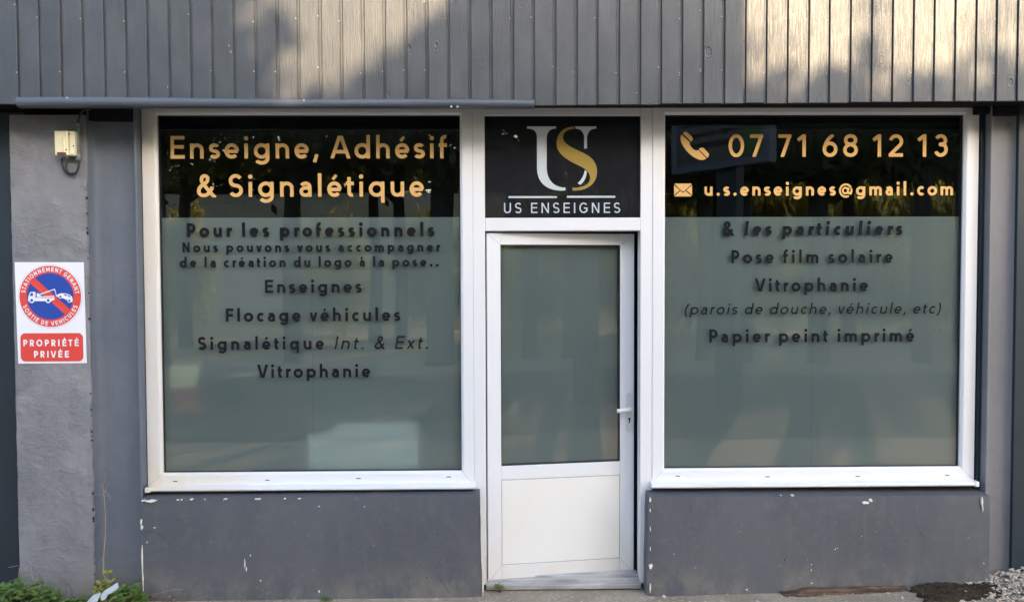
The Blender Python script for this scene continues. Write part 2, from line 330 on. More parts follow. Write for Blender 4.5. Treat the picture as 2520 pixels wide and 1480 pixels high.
# ------------------------------------------------------------------ lettering: monoline letters drawn as strokes, outlined and filled
def ell(cx, cy, rx, ry, a0, a1, n=22): return [(cx+rx*math.cos(R(a0+(a1-a0)*i/n)), cy+ry*math.sin(R(a0+(a1-a0)*i/n))) for i in range(n+1)]
def spline(p, n=7):
    out = []; q = [p[0]]+list(p)+[p[-1]]
    for i in range(1, len(q)-2):
        for k in range(n):
            t = k/n; a, b, c, d = q[i-1], q[i], q[i+1], q[i+2]
            out.append(tuple(.5*(2*b[j]+(c[j]-a[j])*t+(2*a[j]-5*b[j]+4*c[j]-d[j])*t*t+(3*b[j]-a[j]-3*c[j]+d[j])*t**3) for j in (0, 1)))
    return out+[p[-1]]
XH, AS, DS = .667, 1.04, -.27
BR = {'stem': .095, 'round': .06, 'diag': .02}
def glyph_def(ch, w):
    """strokes [(points, closed, clip)], dots [(x, y, r)], width, side bearings"""
    h = w/2; X = XH; S = []; D = []; lb = rb = .075
    def s(p, closed=False, clip=None): S.append((p, closed, clip))
    def ring(W, yb, yt): s(ell(W/2, (yb+yt)/2, W/2-h, (yt-yb)/2-h, 0, 360, 40), True)
    def snake(W, Hh):
        ry = (Hh+.02-w)/4; c = Hh/2; rx = W/2-h
        s(ell(W/2, c+ry, rx*.96, ry, 28, 270)[:-1] + ell(W/2, c-ry, rx, ry, 90, -152))
    def arch(x0, W, X=X):
        rx = (W-w)/2; yc = X-h-rx*.92
        return ell(x0+h+rx, yc, rx, rx*.92+.005, 180, 0)
    acc = None
    if ch in 'éÉàê': acc = ch; ch = {'é': 'e', 'É': 'E', 'à': 'a'}[ch]
    if ch == ' ': return [], [], .30, 0, 0
    if ch == 'a':
        W = .54; r = W/2-h; by = .395
        s(ell(W/2-.005, X-h-r*.85, r, r*.85+.005, 152, 0) + [(W-h, 0)])
        ry = (by-h)/2; s([(W-h, by), (h+ry*1.15, by)] + ell(h+ry*1.15, (by+h)/2-.004, ry*1.15, ry+.004, 90, 270) + ell(W*.47, .19, W-h-W*.47-.01, .19-h+.008, 270, 350))
        rb = .09
    elif ch == 'c':
        W = .56; s(ell(W/2+.03, X/2, W/2+.03-h, X/2-h+.008, 48, 312)); rb = .04
    elif ch == 'd':
        W = .69; ring(W-.01, -.008, X+.008); s([(W-h, 0), (W-h, AS)]); rb = .095
    elif ch == 'e':
        W = .64; s([(h*1.0, X/2-.01), (W-h*.6, X/2-.01)]); s(ell(W/2, X/2, W/2-h, X/2-h+.008, 0, 318, 34)); lb = rb = .06
    elif ch == 'f':
        W = .40; r = .155; s(ell(.13+r+h*.2, AS-h-r, r, r, 72, 180)+[(.13+h*.2, 0)]); s([(0, X-h), (W-.03, X-h)]); lb = rb = .035
    elif ch == 'g':
        W = .69; ring(W-.01, -.008, X+.008); r = W/2-h; s([(W-h, X), (W-h, DS+h+r*.8)]+ell(W/2, DS+h+r*.8, r, r*.8, 0, -148)); rb = .095
    elif ch == 'h':
        W = .60; s([(h, 0), (h, AS)]); s(arch(0, W)+[(W-h, 0)]); lb = rb = .095
    elif ch == 'i':
        W = w; s([(h, 0), (h, X)]); D.append((h, X+.225, max(w*.62, .085))); lb = rb = .10
    elif ch == 'l':
        W = w; s([(h, 0), (h, AS)]); lb = rb = .10
    elif ch == 'm':
        W1 = .54+w*.1; W = 2*W1-w; s([(h, 0), (h, X)]); s(arch(0, W1)+[(W1-h, 0)]); s(arch(W1-w, W1)+[(W-h, 0)]); lb = rb = .095
    elif ch == 'n':
        W = .60; s([(h, 0), (h, X)]); s(arch(0, W)+[(W-h, 0)]); lb = rb = .095
    elif ch == 'o': W = .70; ring(W, -.012, X+.012); lb = rb = .06
    elif ch == 'p':
        W = .69; s(ell(W/2+.005, X/2, W/2-h, X/2-h+.008, 0, 360, 40), True); s([(h, DS), (h, X)]); lb = .095
    elif ch == 'q':
        W = .69; s(ell(W/2-.005, X/2, W/2-h, X/2-h+.008, 0, 360, 40), True); s([(W-h, DS), (W-h, X)]); rb = .095
    elif ch == 'r':
        W = .36; s([(h, 0), (h, X)]); s(ell(h+.235, X-h-.21, .235, .215, 180, 82)); lb = .095; rb = .02
    elif ch == 's': W = .49; snake(W, X); lb = rb = .055
    elif ch == 't':
        W = .38; s([(.15, X+.20), (.15, .16+h*.3)]+ell(.15+.125, h+.11, .125, .115, 180, 290)); s([(0, X-h), (W-.02, X-h)]); lb = rb = .035
    elif ch == 'u':
        W = .60; rx = (W-w)/2; s([(h, X)]+ell(h+rx, h+rx*.92, rx, rx*.92+.005, 180, 360)); s([(W-h, 0), (W-h, X)]); lb = rb = .09
    elif ch == 'v':
        W = .60; c = (-.0, X); s([(h*1.05-.0, X+.05), (W/2-.012, -.03)], clip=c); s([(W-h*1.05, X+.05), (W/2+.012, -.03)], clip=c); lb = rb = .02
    elif ch == 'x':
        W = .60; c = (0, X); s([(h-.02, X+.05), (W-h+.02, -.05)], clip=c); s([(W-h+.0, X+.05), (h-.0, -.05)], clip=c); lb = rb = .02
    elif ch == 'A':
        W = .90; c = (0, 1.0); a = h*1.08; s([(a-.03, -.07), (W/2-h*.18, 1.04)], clip=c); s([(W-a+.03, -.07), (W/2+h*.18, 1.04)], clip=c); s([(W*.24, .30), (W*.76, .30)]); lb = rb = .02
    elif ch == 'V':
        W = .81; c = (0, 1.0); a = h*1.08; s([(a-.03, 1.07), (W/2-h*.18, -.04)], clip=c); s([(W-a+.03, 1.07), (W/2+h*.18, -.04)], clip=c); lb = rb = .02
    elif ch == 'E': W = .62; s([(h, 0), (h, 1)]); [s([(0, y), (W-(.03 if abs(y-.52) < .1 else 0), y)]) for y in (h, .52, 1-h)]; lb = .105; rb = .06
    elif ch == 'F': W = .57; s([(h, 0), (h, 1)]); [s([(0, y), (W-(.04 if y < .6 else 0), y)]) for y in (.48, 1-h)]; lb = .105; rb = .04
    elif ch == 'L': W = .45; s([(h, 0), (h, 1)]); s([(0, h), (W, h)]); lb = .105; rb = .03
    elif ch == 'T': W = .58; s([(W/2, 0), (W/2, 1)]); s([(0, 1-h), (W, 1-h)]); lb = rb = .03
    elif ch == 'I': W = w; s([(h, 0), (h, 1)]); lb = rb = .105
    elif ch == 'H': W = .68; s([(h, 0), (h, 1)]); s([(W-h, 0), (W-h, 1)]); s([(0, .52), (W, .52)]); lb = rb = .105
    elif ch == 'N': W = .72; s([(h, 0), (h, 1)]); s([(W-h, 0), (W-h, 1)]); s([(h*.8, 1.02), (W-h*.8, -.02)], clip=(0, 1)); lb = rb = .105
    elif ch == 'M': W = .84; s([(h, 0), (h, 1)]); s([(W-h, 0), (W-h, 1)]); s([(h*.8, 1.04), (W/2, .22)], clip=(0, 1)); s([(W-h*.8, 1.04), (W/2, .22)], clip=(0, 1)); lb = rb = .105
    elif ch == 'P' or ch == 'R':
        W = .62; yb = .42; ry = (1-h-yb)/2; cx = W-h-ry*1.05
        s([(h, 0), (h, 1)]); s([(0, 1-h), (cx, 1-h)]+ell(cx, (1-h+yb)/2, ry*1.05, ry, 90, -90)+[(0, yb)]); lb = .105; rb = .045
        if ch == 'R': W = .66; s([(.30, yb), (W-h, -.04)], clip=(0, 1))
    elif ch == 'D': W = .72; rx = W-h-.26; s([(h, 0), (h, 1)]); s([(0, 1-h), (.26, 1-h)]+ell(.26, .5, rx, .5-h, 90, -90)+[(0, h)]); lb = .105; rb = .06
    elif ch == 'O': W = .90; ring(W, -.012, 1.012); lb = rb = .06
    elif ch == 'C': W = .74; s(ell(W/2+.04, .5, W/2+.04-h, .5-h+.01, 42, 318, 30)); lb = .06; rb = .04
    elif ch == 'G': W = .80; s(ell(W/2+.02, .5, W/2+.02-h, .5-h+.01, 42, 325, 30)+[(W-h, .22), (W-h, .47)]); s([(W*.56, .47), (W, .47)]); lb = .06; rb = .09
    elif ch == 'S': W = .63; snake(W, 1.0); lb = rb = .06
    elif ch == 'U': W = .68; rx = W/2-h; s([(h, 1)]+ell(W/2, h+rx*.95, rx, rx*.95+.008, 180, 360)+[(W-h, 1)]); lb = rb = .10
    elif ch == '0': W = .70; ring(W, -.012, 1.012)
    elif ch == '1': W = .36; s([(W-h, 0), (W-h, 1)]); s([(.0, .735), (W-h+.02, 1.0-h*.35)], clip=(0, 1)); lb = .10; rb = .16
    elif ch == '7': W = .60; s([(0, 1-h), (W-.01, 1-h)]); s([(W-h*1.1, 1-h*.6), (.17, -.04)], clip=(0, 1)); 
    elif ch == '2': W = .64; r = W/2-h; s(ell(W/2, 1-h-r, r, r+.005, 168, -38)+[(h*.9, h*1.2)]); s([(0, h), (W, h)])
    elif ch == '3':
        W = .64; r2 = (.57-h)/2; r1 = (1-h-.53)/2; s(ell(W/2-.015, 1-h-r1, r1*1.05, r1+.005, 155, -90)); s(ell(W/2-.01, h+r2, W/2-h, r2+.005, 90, -158)); s([(W/2-.10, .55), (W/2+.0, .55)])
    elif ch == '6': W = .67; r = W/2-h; s(ell(W/2, h+r, r, r+.008, 0, 360, 40), True); s(ell(W/2+.44, .24, .44+r, .80, 172, 126)+[(.475, .99)], clip=(0, 1))
    elif ch == '8': W = .66; ra = (1-w-.02)/4; s(ell(W/2, h+ra*1.13-.006, W/2-h, ra*1.13, 0, 360, 40), True); s(ell(W/2, 1-h-ra*.9+.006, W/2-h-.03, ra*.9, 0, 360, 40), True)
    elif ch == ',': W = w*1.2; s([(w*.95, w*1.15), (w*.25, -.17)]); lb = .06; rb = .07
    elif ch == '.': W = w*1.24; D.append((W/2, W/2-.01, W/2)); lb = rb = .09
    elif ch == '(' : W = .26; s(ell(.62, .38, .62-h, .78, 132, 228)); lb = rb = .05
    elif ch == ')' : W = .26; s(ell(W-.62, .38, .62-h, .78, -48, 48)); lb = rb = .05
    elif ch == '&':
        W = .78; k = [(.80, -.05), (.52, .275), (.27, .59), (.20, .73), (.235, .875), (.345, .93), (.455, .87), (.475, .75), (.40, .635), (.27, .545), (.13, .42), (h+.0, .27), (.13, .12), (.28, h-.01), (.43, .10), (.56, .22), (.64, .35), (.675, .45)]
        s(spline(k), clip=(-.02, 1.02))
    elif ch == '@':
        W = 1.0; v = w*.72; S.append((ell(.5, .36, .5-v/2, .52-v/2, -58, -322-58+45, 44)[:], False, None, v))
        S.append((ell(.47, .36, .185, .21, 0, 360, 30), True, None, v)); S.append(([(.70, .58), (.655, .25)]+ell(.77, .25, .115, .09, 180, 300)[:6], False, None, v))
        S.append((ell(.5, .36, .5-v/2, .52-v/2, -38, 20, 20), False, None, v)); S.append((spline([(.66, .28), (.73, .17), (.83, .20), (.885, .27)]), False, None, v))
    else: raise ValueError(ch)
    if acc in ('é', 'É'):
        b = 1.06 if acc == 'É' else .755; xc = W/2; S.append(([(xc-.07, b+.01), (xc+.085, b+.20)], False, None, w*.8))
    if acc == 'à': s([(W/2+.05, .755), (W/2-.105, .955)])
    return S, D, W, lb, rb

GC = {}
def glyph(ch, w):
    key = (ch, round(w, 4))
    if key in GC: return GC[key]
    S, D, W, lb, rb = glyph_def(ch, w)
    if not S and not D: GC[key] = ([], [], W, lb, rb); return GC[key]
    st = .022; x0, x1, y0, y1 = -.10, W+.12, -.34, 1.32
    xs = np.arange(x0, x1+st, st); ys = np.arange(y0, y1+st, st); XX, YY = np.meshgrid(xs, ys)
    F = np.full(XX.shape, 9.0)
    for it in S:
        p, closed, clip = it[:3]; ww = it[3] if len(it) > 3 else w; h = ww/2
        p = [p[0]]+[q for a, q in zip(p, p[1:]) if math.dist(a, q) > 1e-6]
        L = [0]
        for a, b in zip(p, p[1:]): L.append(L[-1]+math.dist(a, b))
        G = np.full(XX.shape, 9.0)
        def outw(a, b): d = math.dist(a, b); return ((a[0]-b[0])/d, (a[1]-b[1])/d)
        o0, o1 = outw(p[0], p[1]), outw(p[-1], p[-2])
        for i in range(len(p)-1):
            a, b = p[i], p[i+1]; dx, dy = b[0]-a[0], b[1]-a[1]; l2 = dx*dx+dy*dy
            t = np.clip(((XX-a[0])*dx+(YY-a[1])*dy)/l2, 0, 1)
            d = np.hypot(XX-a[0]-t*dx, YY-a[1]-t*dy)-h
            if not closed:
                if L[i] < ww*1.1: d = np.maximum(d, (XX-p[0][0])*o0[0]+(YY-p[0][1])*o0[1])
                if L[-1]-L[i+1] < ww*1.1: d = np.maximum(d, (XX-p[-1][0])*o1[0]+(YY-p[-1][1])*o1[1])
            G = np.minimum(G, d)
        if clip: G = np.maximum(G, np.maximum(clip[0]-YY, YY-clip[1]))
        F = np.minimum(F, G)
    for cx, cy, r in D: F = np.minimum(F, np.hypot(XX-cx, YY-cy)-r)
    vs, fs, vi = [], [], {}
    def vert(k, x, y):
        if k not in vi: vi[k] = len(vs); vs.append((x, y))
        return vi[k]
    ny, nx = F.shape; ins = F < 0
    for j in range(ny-1):
        run = None
        for i in range(nx-1):
            c = ins[j, i]+ins[j, i+1]+ins[j+1, i]+ins[j+1, i+1]
            if c == 4:
                if run is None: run = i
                continue
            if run is not None:
                fs.append([vert((a, b), xs[a], ys[b]) for a, b in ((run, j), (i, j), (i, j+1), (run, j+1))]); run = None
            if c == 0: continue
            cor = ((i, j), (i+1, j), (i+1, j+1), (i, j+1)); poly = []
            for q in range(4):
                (a, b), (e, f) = cor[q], cor[(q+1) % 4]; fa, fb = F[b, a], F[f, e]
                if fa < 0: poly.append(vert((a, b), xs[a], ys[b]))
                if (fa < 0) != (fb < 0):
                    t = fa/(fa-fb); k = ('e', min(a, e), min(b, f), a != e)
                    poly.append(vert(k, xs[a]+t*(xs[e]-xs[a]), ys[b]+t*(ys[f]-ys[b])))
            if len(poly) > 2: fs.append(poly)
        if run is not None: fs.append([vert((a, b), xs[a], ys[b]) for a, b in ((run, j), (nx-1, j), (nx-1, j+1), (run, j+1))])
    GC[key] = (vs, fs, W, lb, rb); return GC[key]

def layout(runs):
    """runs: [(text, weight, slant)] -> [(char, weight, slant, x)], width; no tracking"""
    out = []; x = 0; first = True
    for text, w, sl in runs:
        for ch in text:
            vs, fs, W, lb, rb = glyph(ch, w)
            if not first: x += lb
            out.append((ch, w, sl, x)); x += W+rb; first = False; last = rb
    return out, x-last
def text_line(mb, runs, xl, xr, zb, cap, y, mat=0):
    lay, nat = layout(runs); trk = ((xr-xl)/cap-nat)/(len(lay)-1)
    for k, (ch, w, sl, x) in enumerate(lay):
        vs, fs, W, lb, rb = glyph(ch, w)
        if fs: mb.add([(xl+cap*(x+k*trk+p[0]+sl*p[1]), y, zb+cap*p[1]) for p in vs], fs, mat)
    return trk
def arc_text(mb, text, w, cx, cz, rad, cap, a0, a1, y, inside, mat=0):
    """letters from angle a0 to a1 on a circle; inside False: feet towards the centre, True: feet outwards"""
    lay, nat = layout([(text, w, 0)]); sgn = 1 if inside else -1
    span = abs(R(a1-a0))*rad/cap; trk = (span-nat)/(len(lay)-1)
    for k, (ch, w_, sl, x) in enumerate(lay):
        vs, fs, W, lb, rb = glyph(ch, w_)
        if not fs: continue
        xc = x+k*trk+W/2; a = R(a0)+sgn*xc*cap/rad
        rx = Vector((-math.sin(a), math.cos(a)))*sgn; ry = Vector((math.cos(a), math.sin(a)))*(-1 if inside else 1)
        o = Vector((cx+rad*math.cos(a), cz+rad*math.sin(a)))
        mb.add([tuple((q := o+rx*((p[0]-W/2)*cap)+ry*((p[1]-.5)*cap))) and (q.x, y, q.y) for p in vs], fs, mat)

# ------------------------------------------------------------------ ground, road, bank
def sst(a, b, x): t = min(1, max(0, (x-a)/(b-a))); return t*t*(3-2*t)
GX = [(P(u, v, -.12).x, P(u, v, -.12).z) for u, v in ((-400, 1484), (345, 1478), (1187, 1468), (1590, 1467), (1900, 1458), (2100, 1452), (2240, 1445), (2330, 1438), (2419, 1431), (2500, 1415), (2600, 1405), (3000, 1400))]
def gz(x, y):
    near = sst(-3.5, -.6, y)
    z = float(np.interp(x, [a for a, b in GX], [b for a, b in GX]))*near - .03*(1-near)
    return z + 7.5*sst(-22, -52, y)
def sheet(name, xs, ys, dz, mat):
    mb = MB(); vs = [(x, y, gz(x, y)+dz) for y in ys for x in xs]; n = len(xs)
    mb.add(vs, [(j*n+i, j*n+i+1, (j+1)*n+i+1, (j+1)*n+i) for j in range(len(ys)-1) for i in range(n-1)], 0, True)
    return tag(mb.build(name, mat), None, None, None, 'structure')
xs_ = [-400, -120, -60, -30, -15, -8]+[-5+.25*i for i in range(41)]+[8, 15, 30, 60, 120, 400]
ys_ = [-600, -200, -90, -60]+[-52+2*i for i in range(17)]+[-17, -14, -11, -9, -7, -5, -4]+[-3.5+.25*i for i in range(15)]+[.5, 3, 8, 20]
sheet('ground', xs_, ys_, 0, M['concrete'])
sheet('road', [-200, -60, -20, -8]+[-5+.5*i for i in range(21)]+[8, 20, 60, 200], [-10.0, -9, -8, -7, -6, -5, -4.2], .004, M['asphalt'])
sheet('grass_bank', [-300, -100, -50]+[-30+3*i for i in range(21)]+[50, 100, 300], [-300, -90, -60]+[-52+2*i for i in range(18)]+[-15.5, -13.5], .006, M['turf'])

# ------------------------------------------------------------------ the shop
shop = tag(empty('shop_building', (0, 0, 0)), 'dark grey shop front with vertical board cladding, two lettered windows and a white door', 'shop')
YC = -.30                                     # cladding face
zb_l = pz(20, 256, YC); zb_r1 = pz(1330, 258, YC); zb_r2 = pz(2519, 247, YC)
xb0, xb1, xb2 = px(20, 256, YC), px(1330, 258, YC), px(2519, 247, YC)
def clad_bottom(x): return zb_l+(zb_r1-zb_l)*(x-xb0)/(xb1-xb0) if x < xb1 else zb_r1+(zb_r2-zb_r1)*(x-xb1)/(xb2-xb1)
mb = MB(); ZTOP = 4.3
for k in range(-8, 57):
    gx = GX0+k*PITCHB; j = random.uniform(-.0015, .0015); e = random.uniform(-.0018, .0018)
    prof = [(.0035, .0050), (.0045, .0125), (.0180, .0125), (.0188, .0015), (.0208, 0), (PITCHB-.0005, e*.6), (PITCHB+.0035, .0050)]
    zb = clad_bottom(gx)+random.uniform(-.0025, .0025)
    pts = [(gx+a+j*(a > .01 and a < .03), YC+b) for a, b in prof]
    n = len(pts); vs = [(x, y, z) for z in (zb, 3.0+random.uniform(-.1, .1), ZTOP) for x, y in pts]
    fs = [(r*n+i, r*n+i+1, (r+1)*n+i+1, (r+1)*n+i) for r in (0, 1) for i in range(n-1)]
    b0 = len(vs); vs += [(pts[0][0], YC+.026, zb), (pts[-1][0], YC+.026, zb)]; fs.append(tuple(range(n-1, -1, -1))+(b0, b0+1))
    mb.add(vs, fs, 0)
    for v_ in (46, 172):                      # nails along the board edge
        if random.random() < .45:
            zz = pz(1200, v_, YC)+random.uniform(-.02, .02)
            mb.lathe((gx-.001, YC, zz), (0, -1, 0), [(.0032, -.001), (.0030, .0008), (.0012, .0016)], 8, 1)
    for _ in range(2):
        if random.random() < .10: mb.lathe((gx-.003, YC, random.uniform(2.75, 3.4)), (0, -1, 0), [(.0035, -.001), (.0030, .0008), (.001, .0016)], 8, 1)
for (u, v) in ((568, 128), (563, 113)):       # bare spots in the paint
    p = P(u, v, YC); mb.flat([(p.x+.004*math.cos(a)*(1+.3*math.sin(3*a)), p.z+.008*math.sin(a)) for a in [i*.63 for i in range(10)]], YC-.0012, 2)
mb.build('cladding', [M['boards'], M['nail'], M['joint']], shop)
# rounded trim board nailed under the left half
mb = MB(); a0, a1 = P(40, 237, YC-.02), P(1315, 244, YC-.02); b0_, b1_ = P(40, 263, YC-.02), P(1315, 265, YC-.02)
prof = [(0, 0), (.06, .014), (.15, .022), (.30, .027), (.6, .028), (.82, .024), (.94, .014), (1, 0)]
vs = []
for t in [i/16 for i in range(17)]:
    hi = a0.lerp(a1, t); lo = b0_.lerp(b1_, t); wob = .0025*math.sin(t*9)
    for s_, d in prof: vs.append((hi.x, YC-d-.001, hi.z+(lo.z-hi.z)*s_+wob))
n = len(prof); fs = [(i*n+k, i*n+k+1, (i+1)*n+k+1, (i+1)*n+k) for i in range(16) for k in range(n-1)]
mb.add(vs, fs, 0, True); mb.add([vs[i] for i in range(n)], [tuple(range(n))]); mb.add(vs[-n:], [tuple(range(n-1, -1, -1))])
mb.add([vs[n-1], vs[-1], (vs[-1][0], YC+.02, vs[-1][2]), (vs[n-1][0], YC+.02, vs[n-1][2])], [(0, 1, 2, 3)])
for u, v in ((164, 240), (747, 247), (1110, 262), (1125, 262)):
    p = P(u, v, YC-.03); mb.lathe((p.x, YC-.02, p.z-.002), (0, -1, 0), [(.006, 0), (.006, .009), (.002, .011)], 8, 1)
mb.build('trim_board', [M['trim'], M['nail']], shop)
zs = clad_bottom(0)
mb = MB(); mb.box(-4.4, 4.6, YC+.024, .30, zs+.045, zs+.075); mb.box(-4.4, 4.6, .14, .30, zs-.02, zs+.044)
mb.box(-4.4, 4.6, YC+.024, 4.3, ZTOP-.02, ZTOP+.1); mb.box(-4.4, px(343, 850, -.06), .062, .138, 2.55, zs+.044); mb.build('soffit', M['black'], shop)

YW = 0.0; YP = -.07; YL = -.12                # window frames, pier face, low wall face
# left: navy panel, pier, H column
mb = MB(); mb.bbox(-4.4, px(70, 700, .05), .05, .061, -.4, zs+.03, .003); mb.build('side_panel', M['navy'], shop, 'dark navy metal panel at the far left')
xpl, xpr = px(34, 850, YP), px(221, 850, YP)
mb = MB(); nz_ = 60; zt = pz(120, 283, YP); zs_l = [-.4+(zt+.4)*i/nz_ for i in range(nz_+1)]
vs = []
for z in zs_l:
    l = random.uniform(-.002, .002); r_ = random.uniform(-.003, .003)
    vs += [(xpl+l, .06, z), (xpl+l, YP+.006, z), (xpl+.006, YP, z), (xpr-.006+r_, YP, z), (xpr+r_, YP+.008, z), (xpr+r_*.5, .06, z)]
mb.add(vs, [(i*6+k, i*6+k+1, (i+1)*6+k+1, (i+1)*6+k) for i in range(nz_) for k in range(5)]); mb.add(vs[-6:], [(0, 1, 2, 3, 4, 5)])
for z in [random.uniform(.1, 2.3) for _ in range(46)]:     # ragged paint line at its right edge
    a = random.uniform(.004, .02); mb.prism([(xpr-.004, z), (xpr+.0035, z+a*.3), (xpr+.002, z+a), (xpr-.004, z+a)], YP-.001, YP+.004, 1 if random.random() < .5 else 0)
mb.build('pier', [M['pier'], M['black']], shop, 'rough plastered pier between the navy panel and the steel column')
xcl, xcr = px(222, 850, -.06), px(343, 850, -.06)
mb = MB()
mb.bbox(xpr+.001, px(226, 850, -.058), -.058, .02, -.4, zs+.044, .003)
xw0 = px(226, 850, -.058)
arc_ = [(xw0, -.050), (xw0+.006, -.018), (xw0+.02, -.004), (xw0+.05, 0.0), (xcr-.05, .004), (xcr-.022, .002), (xcr-.012, -.012), (xcr-.0105, -.058)]
n = len(arc_); zz_ = [-.4, zs+.044]
mb.add([(x, y, z) for z in zz_ for x, y in arc_], [(i, i+1, n+i+1, n+i) for i in range(n-1)], 0, True)
mb.bbox(xcr-.0105, xcr+.0025, -.062, .03, -.4, zs+.044, .003)
mb.build('steel_column', M['steel'], shop, 'blue grey steel column left of the windows')
mb = MB(); mb.box(xpr+.004, xcr-.012, -.045, .06, pz(280, 296, -.045), zs+.044); mb.build('dark_block', M['black'], shop)  # black block added where the soffit's shade falls over the column web
# right column
xrl = px(2430, 800, -.06)
mb = MB()
mb.bbox(xrl, xrl+.010, -.062, .03, -.4, zs+.044, .003)
xr2 = px(2497, 800, -.06)
arc_ = [(xrl+.0100, -.055), (xrl+.012, -.035), (xrl+.022, -.026), (xrl+.05, -.022), (xr2-.04, -.022), (xr2-.012, -.03), (xr2-.002, -.045)]
n = len(arc_); mb.add([(x, y, z) for z in zz_ for x, y in arc_], [(i, i+1, n+i+1, n+i) for i in range(n-1)], 0, True)
mb.build('steel_column', M['steel2'], shop, 'grey steel column right of the windows')
mb = MB(); mb.bbox(xr2-.001, xr2+.12, -.066, .03, -.4, zs+.044, .003); mb.box(xr2+.121, 4.6, -.02, .03, -.4, zs+.044); mb.build('side_panel', M['navy'], shop, 'dark navy strip at the far right')
mb = MB(); mb.box(xrl+.011, px(2508, 260, -.075), -.075, -.005, pz(2450, 282, -.075), zs+.044); mb.box(px(2412, 260, -.075), xrl+.0105, -.05, .0, pz(2420, 279, -.05), zs+.044); mb.build('dark_block', M['black'], shop)
# plaster reveals beside the frames
mb = MB(); mb.box(px(2404, 800, 0)+.002, xrl-.0005, -.010, .05, .3, zs+.044); mb.build('reveal', M['navy'], shop)

# low walls
def crackline(u, v, du, dv, n, seed):
    rq = random.Random(seed); out = [(u, v)]
    for _ in range(n): out.append((out[-1][0]+du+rq.uniform(-3, 3), out[-1][1]+dv+rq.uniform(-2.5, 2.5)))
    return out
cracks = [crackline(347, 1310, 7, -1, 5, 1), crackline(382, 1306, 6, 5, 5, 2), crackline(1093, 1358, -3, 8, 6, 3), crackline(1076, 1408, 4, 7, 8, 4), crackline(430, 1280, 6, -3, 5, 5), crackline(1700, 1240, -3, 9, 5, 6), crackline(2250, 1290, 5, 7, 6, 7)]
def low_wall(pts_top, pts_bot, ch, label):
    mb = MB(); zt_ = pts_top[0][1]
    (xa, za), (xb, zb) = pts_top; (xc, zc), (xd, zd) = pts_bot
    nx, nz2 = 40, 10; vs = []
    jx = lambda: random.uniform(-.0015, .0015)
    for j in range(nz2+1):
        t = j/nz2
        for i in range(nx+1):
            s_ = i/nx; x = (xa+(xb-xa)*s_)*(1-t)+(xc+(xd-xc)*s_)*t; z = (za+(zb-za)*s_)*(1-t)+(zc+(zd-zc)*s_)*t
            ed = .012*math.exp(-t*nz2*1.6)+.010*(math.exp(-i*1.2)+math.exp(-(nx-i)*1.2))
            vs.append((x+(jx() if i in (0, nx) else 0), YL+min(ed, .014)+random.uniform(-.0008, .0008), z+(jx()*1.0 if j == 0 else 0)))
    n = nx+1; mb.add(vs, [(j*n+i, j*n+i+1, (j+1)*n+i+1, (j+1)*n+i) for j in range(nz2) for i in range(nx)], 0, True)
    top = vs[:n]; tb = [(x, .06, z+.012) for x, y, z in top]; mb.add(top+tb, [(i, i+1, n+i+1, n+i) for i in range(nx)], 0, False)
    for side in (0, nx):
        e = [vs[j*n+side] for j in range(nz2+1)]; eb = [(x, .06, z) for x, y, z in e]; k = nz2+1
        mb.add(e+eb, [(j, j+1, k+j+1, k+j) for j in range(nz2)], 0, False)
    for (u, v, w_, h_, seed) in ch:
        rr = random.Random(seed); p = P(u, v, YL-.001); N = 11
        pts = [(p.x+w_/2*math.cos(a)*rr.uniform(.55, 1.1), p.z+h_/2*math.sin(a)*rr.uniform(.55, 1.1)) for a in [2*math.pi*i/N for i in range(N)]]
        mb.prism(pts, YL-.0012, YL+.016, 1)
    for (u, v) in ((1050, 1418), (1230+700, 1376)) :
        if xa < px(u, v, YL) < xb:
            p = P(u, v, YL); mb.lathe((p.x, YL-.0012, p.z), (0, -1, 0), [(.004, -.001), (.0035, .0004)], 8, 2)
    for pts in cracks:
        for (u1, v1), (u2, v2) in zip(pts, pts[1:]):
            p, q = P(u1, v1, YL), P(u2, v2, YL)
            if xa < p.x < xb: mb.tube([(p.x, YL-.0003, p.z), (q.x, YL-.0003, q.z)], .0006, 4, 2)
    return mb.build('low_wall', [M['wall'], M['chip'], M['hole']], shop, label)
chl = [(372, 1232, .075, .016, 1), (352, 1231, .025, .010, 2), (437, 1229, .016, .007, 3), (446, 1229, .014, .007, 4), (470, 1228, .020, .008, 5), (503, 1228, .008, .005, 6), (553, 1227, .028, .007, 7), (634, 1227, .050, .007, 8), (700, 1226, .014, .006, 9), (736, 1226, .020, .005, 10),
       (346, 1283, .010, .034, 11), (348, 1297, .014, .026, 12), (361, 1333, .007, .007, 13), (380, 1297, .012, .006, 14), (602, 1385, .007, .062, 15), (606, 1398, .008, .03, 16), (616, 1365, .005, .014, 17), (785, 1245, .010, .005, 18), (896, 1246, .008, .004, 19),
       (1182, 1258, .006, .05, 20), (1184, 1285, .008, .06, 21), (1186, 1375, .010, .13, 22), (1187, 1410, .008, .09, 23), (1188, 1440, .009, .12, 24), (785, 1474-20, .012, .018, 25), (641, 1427, .01, .01, 26), (349, 1380, .006, .2, 27), (351, 1430, .006, .12, 28)]
